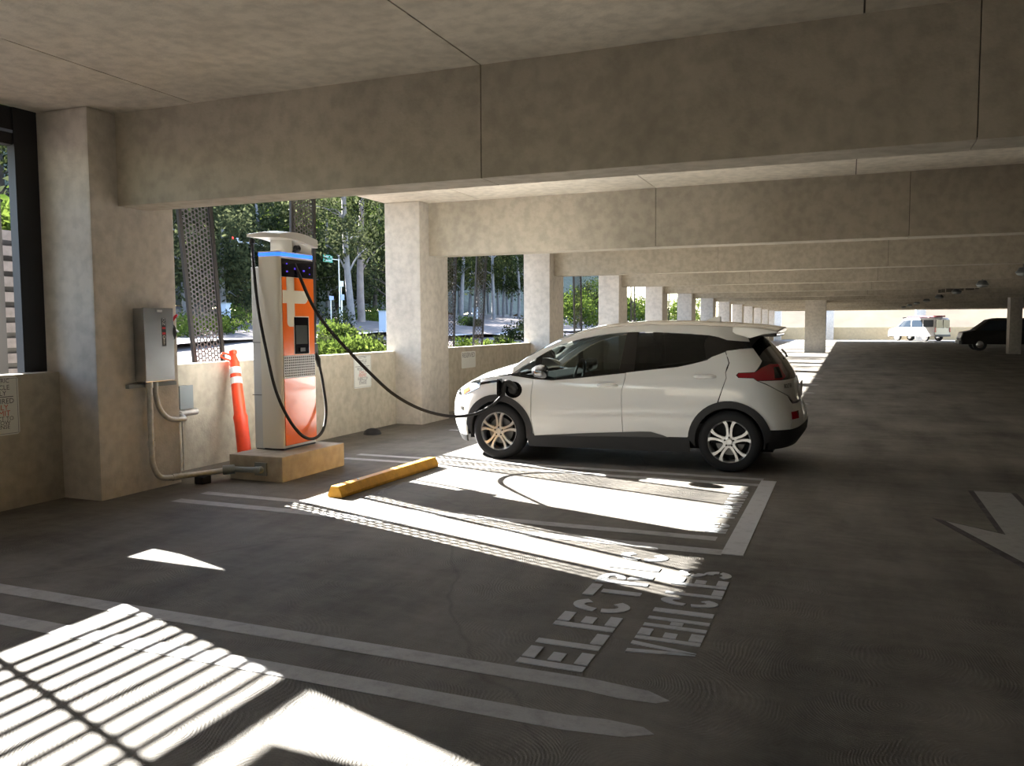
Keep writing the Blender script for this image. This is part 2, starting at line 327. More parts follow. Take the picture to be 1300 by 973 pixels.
mark('stall_line', [rect(.7, 5.39, 8.15, 8.26), rect(.7, 5.4, 8.46, 8.57)], WHITEP, 'faded double white stall line along the near side of the hatchback')
mark('stall_end_bar', [rect(5.385, 5.53, 5.64, 8.45)], BRIGHTP, 'solid white bar beside the words NO PARKING', z=.0045)
for k in range(6):
    y = 10.95+2.68*k+(.35 if k > 1 else 0)
    mark('stall_line', hairpin(.7, 5.5, y, y+.42, .1), WHITEP, 'thin white stall line on the floor beyond the hatchback', group='stall lines beyond the hatchback')
def sector(cx, cy, rx, ry, kx, ky, a0, a1, n=8):
    A = [R(a0+(a1-a0)*i/n) for i in range(n+1)]
    return [(cx+rx*math.cos(a), cy+ry*math.sin(a)) for a in A]+[(cx+kx*math.cos(a), cy+ky*math.sin(a)) for a in A[::-1]]
C_ = [sector(.5, .5, .5, .5, .24, .3, 38, 172), sector(.5, .5, .5, .5, .24, .3, 188, 322)]
GL = {'E': [rect(0, .26, 0, 1), rect(.36, 1, .8, 1), rect(.36, .82, .4, .6), rect(.36, 1, 0, .2)], 'L': [rect(0, .26, 0, 1), rect(.36, 1, 0, .2)],
      'C': C_, 'T': [rect(0, 1, .8, 1), rect(.36, .64, 0, .72)], 'I': [rect(.3, .7, 0, 1)], 'H': [rect(0, .27, 0, 1), rect(.73, 1, 0, 1), rect(.34, .66, .4, .6)],
      'R': [rect(0, .26, 0, 1), sector(.4, .74, .55, .26, .3, .1, -85, 85), rect(.32, .4, .8, 1), [(.45, .44), (.74, .44), (1, 0), (.7, 0)]],
      'P': [rect(0, .26, 0, 1), sector(.4, .72, .58, .28, .3, .12, -90, 90)], 'V': [[(0, 1), (.28, 1), (.5, .3), (.45, 0)], [(1, 1), (.72, 1), (.55, .3), (.6, 0)]],
      'S': [sector(.5, .74, .5, .26, .24, .09, 30, 165), sector(.5, .74, .5, .26, .24, .09, 180, 270), sector(.5, .26, .5, .26, .24, .09, 0, 90), sector(.5, .26, .5, .26, .24, .09, 210, 345)],
      'N': [rect(0, .24, 0, 1), rect(.76, 1, 0, 1), [(.26, 1), (.5, 1), (.74, 0), (.5, 0)]], 'O': [sector(.5, .5, .5, .5, .24, .3, 8, 172), sector(.5, .5, .5, .5, .24, .3, 188, 352)],
      'A': [[(0, 0), (.26, 0), (.56, 1), (.4, 1)], [(1, 0), (.74, 0), (.5, 1), (.62, 1)], rect(.36, .66, .25, .42)], 'K': [rect(0, .24, 0, 1), [(.28, .5), (.72, 1), (1, 1), (.46, .42)], [(.34, .5), (.56, .58), (1, 0), (.72, 0)]],
      'G': C_+[rect(.55, 1, .34, .48)]}
def word(name, txt, xt, xb, y0, y1, label, mat):
    t = thing(name, label, 'floor marking', ((xt+xb)/2, (y0+y1)/2, 0)); n = len(txt); step = (y1-y0+.05)/n; w = step-.05*(step/.25)
    for i, ch in enumerate(txt):
        if ch == ' ': continue
        m = MB()
        for p in GL[ch]: m.prism([(xb+(xt-xb)*v, y0+i*step+u*w) for u, v in p], lambda a, b, d: (a, b, d), .0005, .005)
        obj('letter', m, mat, t)
word('painted_word', 'ELECTRIC', 4.76, 5.08, 3.46, 5.48, 'white stencilled word ELECTRIC on the floor', BRIGHTP)
word('painted_word', 'VEHICLES', 5.2, 5.52, 3.76, 5.19, 'white stencilled word VEHICLES on the floor', BRIGHTP)
word('painted_word', 'NO PARKING', 5.19, 5.34, 6.2, 7.85, 'white stencilled words NO PARKING on the floor', BRIGHTP)
out = [(7.4, 5.36), (6.8, 7.3), (7.21, 6.95), (7.21, 8.62), (7.6, 8.62), (7.6, 6.95), (8.0, 7.3)]
inn = [(7.4, 5.6), (6.89, 7.2), (7.25, 6.88), (7.255, 8.6), (7.555, 8.6), (7.555, 6.88), (7.91, 7.2)]
t = thing('floor_arrow', 'white lane arrow with a black outline', 'floor marking', (7.4, 7, 0))
obj('arrow_outline', MB().prism(out, lambda a, b, d: (a, b, d), .0005, .003), BLACKP, t); obj('arrow_fill', MB().prism(inn, lambda a, b, d: (a, b, d), .003, .0045), paint_mat('dull_white_paint', (.26, .26, .25)), t)

# ------------------------------------------------------------------ wheel stop, pad, delineator
def wheel_stop():
    m = MB(); prof = [(0, 0), (.15, 0), (.15, .03), (.115, .105), (.035, .105), (0, .03)]
    y0, y1 = 6.27, 8.08; x0 = 1.80
    m.prism(prof, lambda p, q, d: (x0+p+(d-y0)*.03, d, q), y0, y1)
    t = thing('wheel_stop', 'yellow painted concrete wheel stop before the charging station', 'wheel stop', (x0+.1, 7.2, 0))
    obj('stop_block', m, YEL, t, bevel=.012)
    for y in (6.65, 7.7): obj('anchor_pin', MB().lathe([(0, .112), (.014, .112), (.014, .09)], (x0+.075+(y-y0)*.03, y, 0), n=10), GALV, t)
wheel_stop()
PZ = .255
tag(obj('equipment_pad', MB().box(.33, .985, 6.69, 7.78, -.0, PZ), PAD, bevel=.012), 'raised concrete pad under the charging station', 'pad')
def delineator():
    b = Vector((.03, 7.3, 0)); tp = Vector((-.365, 7.60, 1.27)); ax = (tp-b).normalized(); L = (tp-b).length
    t = thing('delineator_post', 'orange traffic delineator leaning on the parapet', 'delineator', tuple(b))
    def lat(prof, n=20):
        a = ax.cross(Vector((1, 0, 0))).normalized(); c = ax.cross(a); m = MB()
        for r, h in prof:
            for k in range(n): g = 2*math.pi*k/n; m.v.append(tuple(b+ax*h+(a*math.cos(g)+c*math.sin(g))*r))
        for i in range(len(prof)-1):
            for k in range(n): k2 = (k+1) % n; m.f.append((i*n+k, i*n+k2, i*n+n+k2, i*n+n+k))
        m.f.append(tuple(range(n))); m.f.append(tuple((len(prof)-1)*n+k for k in range(n))); return m
    obj('tube_body', lat([(.074, .02), (.074, .5), (.08, .58), (.066, .62), (.060, L-.22), (.058, L-.14), (.035, L-.06), (.03, L-.045)]), ORG, t, True)
    obj('grab_knob', lat([(.028, L-.05), (.045, L-.03), (.045, L), (.03, L+.012)]), ORG, t, True)
    for h in (L-.40, L-.28): obj('reflective_band', lat([(.0655, h), (.064, h+.075)]), REFL, t, True)
    obj('rubber_base', lat([(.11, .0), (.11, .03), (.078, .06)]), RUB, t, True)
    h = MB().tube(catmull([tp+Vector((0, -.02, -.05)), tp+Vector((-.05, -.1, -.02)), tp+Vector((-.03, -.16, -.06)), tp+Vector((.02, -.08, -.1))], 5), .012, 8); obj('handle_loop', h, ORG, t, True)
delineator()
tag(obj('rubber_dome', MB().lathe([(.13, 0), (.13, .012), (.11, .05), (.07, .075), (.03, .085), (.0, .086)], (-.14, 10.2, 0), n=20), RUB, smooth=True), 'small black rubber dome on the floor by the parapet', 'rubber dome')

# ------------------------------------------------------------------ charging station
def charger():
    x0, x1, y0, y1, z0 = .47, .72, 7.05, 7.665, PZ
    t = thing('charging_station', 'orange and beige fast charging station on its concrete pad', 'charging station', (.55, 7.36, z0))
    BEI = M('beige_enamel', (.68, .66, .59), .35, coat=.2); GRY = M('grey_enamel', (.50, .52, .53), .4); ORA = M('orange_gloss', (.78, .15, .015), .22, coat=.35); CRM = M('cream_print', (.62, .60, .5), .35)
    SCR = M('black_glass', (.006, .006, .01), .05); MET = M('satin_cap', (.46, .45, .42), .35, .3)
    c = .085; n = 6
    pr = [(x0, y0), ]+[(x1-c+c*math.sin(R(90*i/n)), y0+c*.45-c*.45*math.cos(R(90*i/n))) for i in range(n+1)]+[(x1-c+c*math.cos(R(90*i/n)), y1-c*.45+c*.45*math.sin(R(90*i/n))) for i in range(n+1)]+[(x0, y1)]
    obj('cabinet_body', MB().prism(pr, lambda a, b, d: (a, b, d), z0+.02, 2.275), BEI, t, True)
    obj('rear_cabinet', MB().prism([(.345, y0+.03), (x0, y0+.01), (x0, y1-.01), (.345, y1-.03)], lambda a, b, d: (a, b, d), z0+.01, 2.17), GRY, t, bevel=.01)
    obj('plinth', MB().box(.36, .71, y0+.03, y1-.03, z0, z0+.022), BLK, t)
    for z in (.83, 1.38): obj('seam', MB().box(.342, .468, y0+.007, y0+.014, z, z+.006), BLK, t)
    a, b = y0+.045, y1-.03; F = x1
    def fp(name, poly, mat, d0, d1, par=t): return obj(name, MB().prism(poly, lambda p, q, d: (d, p, q), d0, d1), mat, par)
    up_ = fp('upper_panel', rect(a, b, 1.245, 2.06), ORA, F-.005, F+.006)
    fp('lower_panel', rect(a, b, .3, 1.005), ORA, F-.005, F+.008)
    d = fp('display', rect(a, b, 2.065, 2.25), SCR, F-.005, F+.007)
    BLU = M('blue_led_glyph', (.02, .01, .2), .4, emit=(.10, .04, 1), estr=.35)
    w = b-a
    for u, z, s in ((.13, 2.2, .012), (.13, 2.12, .014), (.38, 2.155, .02), (.43, 2.158, .016), (.66, 2.14, .016), (.86, 2.18, .01), (.86, 2.11, .01)): fp('display_glyph', rect(a+w*u, a+w*u+s*2, z-s/2, z+s/2), BLU, F+.007, F+.0085, d)
    e0, e1 = a+w*.13, a+w*.37
    emb = [(e0, 2.06), (e1, 2.06), (e1, 1.925)]+[(a+w*.68+.067*math.sin(R(18*i)), 1.857+.067*math.cos(R(18*i))) for i in range(11)]+[(e1, 1.79), (e1, 1.545)]+[(e0+.05-.05*math.sin(R(18*i)), 1.595-.05*math.cos(R(18*i))) for i in range(6)]+[(e0, 1.79), (a, 1.79), (a, 1.925), (e0, 1.925)]
    fp('emblem', emb, CRM, F+.006, F+.0075, up_)
    s = fp('screen_recess', rect(a+w*.33, a+w*.82, 1.25, 1.655), CRM, F+.006, F+.0075, up_)
    fp('screen', rect(a+w*.345, a+w*.805, 1.255, 1.645), SCR, F+.0075, F+.009, up_)
    fp('screen_glass', rect(a+w*.38, a+w*.76, 1.36, 1.56), M('grey_lcd', (.05, .06, .06), .15), F+.009, F+.01, up_)
    fp('card_reader', rect(a+w*.5, a+w*.66, 1.28, 1.32), BLK, F+.009, F+.02, up_)
    gr = fp('vent_panel', rect(a, b, 1.01, 1.24), M('vent_backing', (.03, .03, .03), .7), F-.004, F+.002)
    sl = MB()
    for i in range(9): z = 1.012+.0272*i; sl.box(F+.002, F+.009, a, b, z, z+.009)
    for i in range(16): y = a+(w-.009)*i/15; sl.box(F+.002, F+.0088, y, y+.009, 1.012, 1.238)
    obj('vent_lattice', sl, GRY, gr)
    obj('light_band', MB().prism([(p+.004*(1 if p > .6 else 0), q) for p, q in pr], lambda p, q, d_: (p, q, d_), 2.276, 2.312), M('blue_light_band', (.05, .2, .9), .3, emit=(.02, .13, 1), estr=1.0), t)
    obj('top_plate', MB().prism(pr, lambda p, q, d_: (p, q, d_), 2.312, 2.325), BEI, t)
    obj('neck', MB().box(.42, .70, 7.31, y1-.01, 2.325, 2.47), MET, t, bevel=.01)
    cp = MB(); N = 14                                            # arched cap, thin at the left end
    for i in range(N+1):
        f = i/N; y = y0-.02+(y1-y0+.04)*f; top = 2.475+.07*math.sin(math.pi*(.15+.75*f)); th = .03+.075*min(1, f*1.6)*(1-.35*f)
        for xx, zz in ((.345, top-th), (.76, top-th-.02), (.76, top-.015), (.55, top+.012), (.345, top)): cp.v.append((xx, y, zz))
    for i in range(N):
        for k in range(5): k2 = (k+1) % 5; cp.f.append((i*5+k, i*5+k2, i*5+5+k2, i*5+5+k))
    cp.f += [tuple(range(5)), tuple(N*5+k for k in range(5))]
    obj('cap', cp, MET, t, True)
    obj('cable_gland', MB().lathe([(.03, 0), (.035, .01), (.035, .05), (.02, .06)], (.70, 7.36, 2.37), 'x', 14), BLK, t, True)
    obj('cable_gland', MB().lathe([(.02, 0), (.032, .01), (.032, .05), (.02, .06)], (.40, 7.045, 2.40), 'z', 14), BLK, t, True)
    k1 = [(.40, 7.045, 2.44), (.43, 7.02, 2.2), (.50, 6.985, 1.75), (.60, 6.975, 1.3), (.70, 6.98, .9), (.79, 7.06, .6), (.84, 7.22, .40), (.85, 7.42, .345), (.84, 7.6, .42), (.80, 7.72, .62), (.75, 7.745, .9), (.71, 7.735, 1.13)]
    obj('holstered_cable', MB().tube(catmull(k1, 8), .0165, 10), RUB, t, True)
    obj('holstered_connector', MB().tube([(.71, 7.735, 1.1), (.70, 7.73, 1.18), (.66, 7.70, 1.27)], [.022, .032, .035], 10), BLK, t, True)
    obj('holster', MB().box(.55, .70, y1-.005, y1+.075, 1.2, 1.36), BLK, t, bevel=.015)
    tr = [(366, 312), (371, 326), (381, 352), (396, 386), (415, 415), (440, 443), (470, 474), (500, 501), (535, 520), (570, 528.5), (598, 527), (620, 518), (634, 506), (640, 497)]
    A, B = Vector((.755, 7.36)), Vector((2.56, 8.70)); pts = []
    for u, v in tr:                                   # the cable hangs in the upright plane between the two sockets
        d = ray(u, v); n = Vector((-(B-A).y, (B-A).x)); k = n.dot(A-Vector((CP.x, CP.y)))/n.dot(Vector((d.x, d.y))); pts.append(CP+d*k)
    pts[0] = Vector((.735, 7.36, 2.37))
    obj('plugged_cable', MB().tube(catmull(pts, 8), .0175, 10), RUB, t, True)
    e = pts[-1]
    obj('plugged_connector', MB().tube(catmull([e+Vector((-.01, .0, -.06)), e+Vector((-.01, 0, .0)), e+Vector((-.005, .01, .06)), e+Vector((.02, .02, .10)), e+Vector((.10, .035, .06)), e+Vector((.12, .05, .02))], 5), [.022]*5+[.03]*6+[.034]*5+[.038]*5+[.034]*5, 10), BLK, t, True)
charger()

# ------------------------------------------------------------------ switch box, conduits, junction box
def electrics():
    t = thing('switch_box', 'stainless steel disconnect switch box on the column', 'electrical box', (.01, 6.0, 1.045))
    obj('enclosure', MB().box(.005, .125, 5.83, 6.18, 1.045, 1.725), STEEL, t, bevel=.006)
    d = obj('door', MB().box(.126, .145, 5.825, 6.185, 1.04, 1.73), STEEL, t, bevel=.005)
    LAB = M('black_label', (.01, .01, .01), .5); WT = M('white_print', (.75, .75, .73), .5)
    l = obj('switch_label', MB().box(.1455, .147, 6.035, 6.085, 1.37, 1.63), LAB, d)
    for txt, z in (('O', 1.60), ('N', 1.565), ('O', 1.44), ('F', 1.41), ('F', 1.38)):
        obj('lettering', text_mb(txt, .045, lambda p, q, z=z: (.1475, 6.06+p, z+q)), WT, d)
    obj('red_mark', MB().box(.1472, .148, 6.04, 6.08, 1.478, 1.5), REDP, d); obj('red_mark', MB().box(.1472, .148, 6.04, 6.08, 1.53, 1.55), REDP, d)
    obj('hinge_tab', MB().box(.145, .155, 5.98, 6.04, 1.69, 1.71), GALV, d)
    obj('lever_mount', MB().lathe([(.0, .0), (.09, .0), (.09, .025), (.0, .025)], (.07, 6.185, 1.50), 'y', 16), BLK, t)
    obj('lever_handle', MB().tube(catmull([(.08, 6.20, 1.56), (.10, 6.21, 1.6), (.13, 6.23, 1.65), (.12, 6.25, 1.66), (.07, 6.23, 1.61), (.07, 6.21, 1.57)], 4), .012, 8), REDP, t, True)
    t = thing('conduit_run', 'galvanised conduit from the switch box down to the pad', 'conduit', (.06, 6.0, 0))
    p = [(.08, 5.925, 1.04), (.08, 5.925, .8), (.08, 5.925, .38), (.085, 5.935, .24), (.10, 5.99, .13), (.13, 6.1, .10), (.18, 6.25, .10), (.30, 6.5, .10), (.37, 6.60, .11)]
    obj('pipe', MB().tube(catmull(p, 6), .027, 12), GALV, t, True)
    for z in (.42, .98): obj('coupling', MB().lathe([(.034, 0), (.034, .06)], (.08, 5.925, z), n=14), GALV, t, True)
    obj('coupling', MB().tube([(.135, 6.12, .10), (.165, 6.2, .10)], .034, 12), GALV, t, True)
    obj('pull_fitting', MB().tube([(.35, 6.57, .11), (.44, 6.64, .115)], .048, 12), GREYM, t, True)
    obj('pipe', MB().tube([(.44, 6.63, .115), (.72, 6.645, .12)], .03, 12), GREYM, t, True)
    obj('flange', MB().box(.66, .80, 6.672, 6.69, .06, .19), GREYM, t); obj('elbow', MB().tube([(.70, 6.64, .12), (.735, 6.642, .12), (.735, 6.685, .12)], .038, 12), GREYM, t, True)
    obj('floor_clamp', MB().box(.2, .31, 6.33, 6.45, .0, .075), BLK, t, bevel=.015)
    t = thing('conduit_branch', 'short curved conduit from the switch box to the grey junction box', 'conduit', (.07, 6.0, .66))
    obj('pipe', MB().tube(catmull([(.08, 5.995, 1.04), (.08, 6.0, .9), (.08, 6.05, .76), (.065, 6.18, .66), (.06, 6.36, .638), (-.06, 6.49, .636), (-.3, 6.68, .636)], 6), .025, 12), GALV, t, True)
    obj('fitting', MB().tube([(-.29, 6.67, .636), (-.36, 6.78, .636), (-.36, 6.99, .64)], .036, 12), GALV, t, True)
    tag(obj('strut_channel', MB().box(.003, .045, 5.72, 6.3, .985, 1.02), GREYM), 'short metal strut channel under the switch box', 'strut')
    t = thing('junction_box', 'grey metal junction box on the parapet', 'electrical box', (PX, 6.83, .68))
    obj('box_body', MB().box(PX+.002, PX+.11, 6.745, 6.925, .685, .925), GREYM, t, bevel=.005)
    obj('box_cover', MB().box(PX+.111, PX+.118, 6.74, 6.93, .68, .93), GREYM, t)
    tag(obj('wall_conduit', MB().tube([(.012, W+Y1+.018, .62), (.012, W+Y1+.018, .12)], .008, 8), GALV), 'thin wire conduit down the column edge', 'conduit')
electrics()

# ------------------------------------------------------------------ signs
def sign(name, label, y0, y1, z0, z1, lines, border=True):
    t = thing(name, label, 'sign', (PX, (y0+y1)/2, z0)); x = PX+.003
    WB = M('sign_white', (.66, .68, .64), .45); BK = M('sign_black', (.05, .05, .07), .5); RD = M('sign_red', (.55, .08, .05), .5)
    obj('board', MB().prism([(y0+.02, z0), (y1-.02, z0), (y1, z0+.02), (y1, z1-.02), (y1-.02, z1), (y0+.02, z1), (y0, z1-.02), (y0, z0+.02)], lambda p, q, d: (d, p, q), x, x+.003), WB, t)
    if border:
        b = MB(); e = .012
        for r_ in (rect(y0+e, y1-e, z0+e, z0+e+.003), rect(y0+e, y1-e, z1-e-.003, z1-e), rect(y0+e, y0+e+.003, z0+e, z1-e), rect(y1-e-.003, y1-e, z0+e, z1-e)): b.prism(r_, lambda p, q, d: (d, p, q), x+.003, x+.0036)
        obj('border', b, BK, t)
    for txt, z, s, c in lines:
        if txt == '-': obj('rule', MB().box(x+.003, x+.0036, y0+.03, y1-.05, z, z+.006), BK, t)
        else: obj('lettering', text_mb(txt, s, lambda p, q, z=z: (x+.0037, (y0+y1)/2+p, z+q)), RD if c else BK, t)
L0 = [('ELECTRIC', .455, .05, 0), ('VEHICLE', .395, .058, 0), ('ONLY', .345, .058, 0), ('-', .33, 0, 0), ('REQUIRED', .275, .062, 0), ('DAILY', .22, .066, 1), ('PERMIT', .168, .066, 1), ('SUBJECT TO', .128, .05, 0), ('OR TOW', .092, .05, 0), ('EXPENSE', .056, .05, 0)]
sign('parking_sign', 'white permit parking sign on the parapet before the switch box', 4.62, 5.0, .64, 1.135, [(a, .64+z*.98, s, c) for a, z, s, c in L0])
sign('parking_sign', 'white permit parking sign on the parapet behind the charging cable', 10.23, 10.7, .64, 1.12, [(a, .64+z*.95, s, c) for a, z, s, c in L0])
sign('reserved_sign', 'white RESERVED sign on the parapet ahead of the hatchback', 13.84, 14.46, .75, 1.06, [('RESERVED', .95, .125, 0)], False)

# ------------------------------------------------------------------ the white hatchback
ip = np.interp
SZ = ([.15,.2,.35,.55,.75,.9,1.0,1.1,1.25,1.4,1.5,1.6], [.93,.94,.965,.99,1.0,.995,.97,.93,.862,.79,.73,.62])
NZ = ([.1,.2,.35,.5,.65,.8,.9,1.0,1.1,1.6], [.14,.08,.02,0,.015,.07,.14,.2,.3,.8])
TZ = ([.1,.25,.4,.55,.65,.75,.9,1.0,1.15,1.3,1.42,1.6], [3.98,4.05,4.15,4.166,4.13,4.085,4.06,4.03,3.93,3.8,3.68,3.6])
LN, LT = 1.15, 1.0
def unw(x, z):
    a = x-ip(z, *NZ); d = ip(z, *TZ)-x
    if a < .75: return ip(z, *NZ)+.75-(1-math.acos(min(1, max(0, 1-a/.75))**1.3)/(math.pi/2))*LN
    if d < .6: return ip(z, *TZ)-.6+(1-math.acos(min(1, max(0, 1-d/.6))**1.5)/(math.pi/2))*LT
    return x
def surf(X, z, off=0.):
    n, t = ip(z, *NZ)+.75, ip(z, *TZ)-.6; w = .8825*ip(z, *SZ); x = X
    if X < n:
        th = math.pi/2*(1-min(1, (n-X)/LN)); x = n-.75*math.cos(th)**(2/2.6); w *= math.sin(th)**(2/2.2)
    elif X > t:
        th = math.pi/2*(1-min(1, (X-t)/LT)); x = t+.6*math.cos(th)**(2/3); w *= math.sin(th)**(2/2.6)
    if off:
        cx = min(max(x, .9), 3.4); dx, dy = (x-cx)/.6, w; l = math.hypot(dx, dy*1.0) or 1
        if abs(dx) > 0: x += off*dx/l; w += off*dy/l
        else: w += off
    return x, max(w, 0), z
def pt(p):
    if p[0] == 'r': return (ip(p[2], *TZ)-.6+p[1]*LT, p[2])
    if p[0] == 'f': return (ip(p[2], *NZ)+.75-p[1]*LN, p[2])
    return (unw(*p), p[1])
def inside(p, poly):
    c = False; n = len(poly)
    for i in range(n):
        a, b = poly[i], poly[i-1]
        if (a[1] > p[1]) != (b[1] > p[1]) and p[0] < (b[0]-a[0])*(p[1]-a[1])/(b[1]-a[1])+a[0]: c = not c
    return c
def inset(poly, d):
    if not d: return poly
    A = sum(poly[i-1][0]*poly[i][1]-poly[i][0]*poly[i-1][1] for i in range(len(poly))); s = 1 if A > 0 else -1; out = []
    for i, p in enumerate(poly):
        a, b = poly[i-1], poly[(i+1) % len(poly)]
        e1 = Vector((p[0]-a[0], p[1]-a[1])); e2 = Vector((b[0]-p[0], b[1]-p[1]))
        n1 = Vector((-e1.y, e1.x)).normalized()*s; n2 = Vector((-e2.y, e2.x)).normalized()*s; m = n1+n2
        m = m/max(.35, m.dot(m)/2) if m.length > 1e-6 else n1
        out.append((p[0]+m.x*d, p[1]+m.y*d))
    return out
def panel(poly, off=0., gap=.003, step=.045, thick=.018, sides=(-1, 1)):
    """outline in side coordinates wrapped onto the body surface; returns one builder per side"""
    P = inset([pt(p) for p in poly], gap); B = []
    for i, p in enumerate(P):
        q = P[(i+1) % len(P)]; n = max(1, int(math.hypot(q[0]-p[0], q[1]-p[1])/step+.5))
        for k in range(n): B.append((p[0]+(q[0]-p[0])*k/n, p[1]+(q[1]-p[1])*k/n))
    nb = len(B); xs = [b[0] for b in B]; zs = [b[1] for b in B]; G = []
    x = min(xs)+step*.5
    while x < max(xs):
        z = min(zs)+step*.5
        while z < max(zs):
            if inside((x, z), B) and min((x-b[0])**2+(z-b[1])**2 for b in B) > (step*.4)**2: G.append((x, z))
            z += step
        x += step
    r = delaunay_2d_cdt([Vector(p) for p in B+G], [], [list(range(nb))], 1, 1e-6)
    V, F = r[0], r[2]; res = []
    for sd_ in sides:
        m = MB(); m.v = [(lambda s: (s[0], sd_*s[1], s[2]))(surf(v.x, v.y, off)) for v in V]
        m.f = [tuple(f) if sd_ < 0 else tuple(f)[::-1] for f in F]
        base = len(m.v)
        for b in B:
            s = surf(b[0], b[1], off); q = surf(b[0], b[1], off-thick); m.v += [(s[0], sd_*s[1], s[2]), (q[0], sd_*q[1], q[2])]
        for i in range(nb):
            j = (i+1) % nb; q = (base+2*i, base+2*j, base+2*j+1, base+2*i+1); m.f.append(q if sd_ > 0 else q[::-1])
        res.append(m)
    return res
def praw(name, mb, mat, parent, smooth=True):          # like obj() but keeps the given face directions
    me = bpy.data.meshes.new(name); me.from_pydata(mb.v, [], mb.f); me.update()
    if smooth: me.polygons.foreach_set('use_smooth', [True]*len(me.polygons))
    me.materials.append(mat); o = bpy.data.objects.new(name, me); COL.objects.link(o); o.parent = parent
    if smooth: me.set_sharp_from_angle(angle=R(50))
    return o
def joined(ms):
    m = MB()
    for a in ms: m.add(a.v, a.f)
    return m
def car():
    X0, YC = 1.595, 9.635
    t = thing('hatchback_car', 'white electric hatchback plugged into the charging station', 'car', (X0, YC, 0))
    WH = M('white_car_paint', (.78, .785, .77), .22, coat=.8, spec=.5); CLAD = M('textured_black_cladding', (.018, .018, .019), .6); GB = M('gloss_black_trim', (.006, .006, .007), .08)
    GL1 = glass_mat('tinted_front_glass', (.30, .34, .33), .5); GL2 = glass_mat('privacy_glass', (.045, .05, .05), .9); RED = M('red_lamp_lens', (.30, .004, .012), .08, coat=.8)
    TYR = M('tyre_rubber', (.014, .014, .015), .8); RIM = M('silver_alloy', (.62, .63, .64), .28, .75); DIN = M('dark_inner', (.004, .004, .004), .9); LENS = M('headlamp_lens', (.45, .5, .56), .08, .3, coat=1)
    CHR = M('dark_chrome', (.3, .31, .33), .15, .9)
    def arc(cx, r, a0, a1, n=14, cz=.33): return [(cx+r*math.cos(R(a0+(a1-a0)*i/n)), cz+r*math.sin(R(a0+(a1-a0)*i/n))) for i in range(n+1)]
    XF, XRW, RA = .825, 3.43, .405
    Ex = ([.14,.3,.5,.75,.999,1.0,1.15,1.34,1.44,1.57,1.72,1.91,2.1,2.31,2.55,3.15,3.46,3.62], [.74,.82,.905,.96,1.0,1.065,1.175,1.28,1.325,1.385,1.445,1.49,1.522,1.541,1.545,1.535,1.515,1.495])
    Cx = ([.06,.14,.3,.5,.75,.98,1.0,1.2,1.44,1.72,1.9,2.1,2.5,3.0,3.4,3.62], [.73,.79,.90,.995,1.07,1.135,1.14,1.29,1.415,1.51,1.55,1.575,1.597,1.592,1.572,1.55])
    EE = lambda x: float(ip(x, *Ex))
    def pair(name, poly, mat, off=0., gap=.003, **k):
        return [praw(name, m, mat, t) for m in panel(poly, off, gap, **k)]
    # inner dark shell below the glass line, floor pan and wheel wells
    sh = [(.36, .28)]+arc(XF, .40, 172, 8)+[(1.27, .2), (2.98, .2)]+arc(XRW, .40, 188, -8)[::1]+[(3.95, .30), (3.98, .62), (3.9, .9), (3.62, 1.28), (3.2, 1.15), (2.3, 1.01), (1.3, .93), (1.0, .95), (.6, .88), (.36, .68)]
    for m in panel(sh, -.03, 0, step=.07): praw('inner_shell', m, DIN, t)
    obj('floor_pan', MB().box(.35, 3.85, -.58, .58, .2, .42), DIN, t, local=True); obj('cabin_floor', MB().box(1.05, 3.6, -.8, .8, .3, .5), DIN, t, local=True)
    obj('engine_bay', MB().box(.3, 1.2, -.6, .6, .3, .85), DIN, t, local=True); obj('boot_floor', MB().box(3.0, 3.9, -.58, .58, .4, .95), DIN, t, local=True)
    # painted panels
    pair('front_fender', [(.40, .40)]+arc(XF, RA+.01, 170, 4)+[(1.252, .30), (1.266, .305), (1.236, .487), (1.243, .766), (1.271, .945), (1.12, .965), (1.0, .985), (.75, .95), (.60, .915), (.604, .884), (.60, .83), (.5, .78), (.33, .712), (.33, .6)], WH)
    fd = pair('front_door', [(1.271, .948), (1.243, .766), (1.236, .487), (1.266, .292), (2.304, .333), (2.292, .601), (2.292, .828), (2.327, .973), (2.33, 1.032), (2.073, .999), (1.76, .963), (1.484, .937), (1.36, .94)], WH)
    rd = pair('rear_door', [(2.33, 1.032), (2.327, .973), (2.292, .828), (2.292, .601), (2.304, .333), (3.0, .352)]+arc(XRW, RA+.01, 174, 107)+[(3.396, .994), (3.414, 1.146), (3.37, 1.262), (3.308, 1.237), (3.191, 1.176), (3.038, 1.134), (2.883, 1.099), (2.672, 1.075)], WH)
    pair('quarter_panel', arc(XRW, RA+.01, 106, 18)+[(3.844, .459), (4.02, .46), (4.05, .62), (4.03, .72), (3.99, .80), (3.9, .865), (3.79, .93), (3.70, .968), (3.667, .994), (3.52, .998), (3.497, 1.022), (3.517, 1.045), (3.673, 1.053), (3.694, 1.076), (3.735, 1.165), (3.637, 1.295), (3.499, 1.288), (3.385, 1.273), (3.37, 1.262), (3.414, 1.146), (3.396, .994)], WH)
    top_ = [(x, EE(x)) for x in (1.0, 1.15, 1.34, 1.57, 1.72, 1.91, 2.1, 2.31, 2.55, 3.0, 3.3, 3.5, 3.6)]
    wt = [(1.0, .99), (1.12, 1.075), (1.30, 1.19), (1.468, 1.285), (1.599, 1.343), (1.864, 1.411), (2.096, 1.448), (2.383, 1.468), (2.766, 1.458), (3.012, 1.444), (3.191, 1.43), (3.292, 1.41), (3.376, 1.38), (3.5, 1.368), (3.6, 1.36)]
    pair('roof_rail_panel', wt+top_[::-1], WH, 0, .002)
    fb = panel([('f', 1, .26), (.37, .25), (.39, .40), (.33, .6), (.33, .712), ('f', .75, .73), ('f', 1, .73)], 0, 0); praw('front_bumper', joined(fb), WH, t)
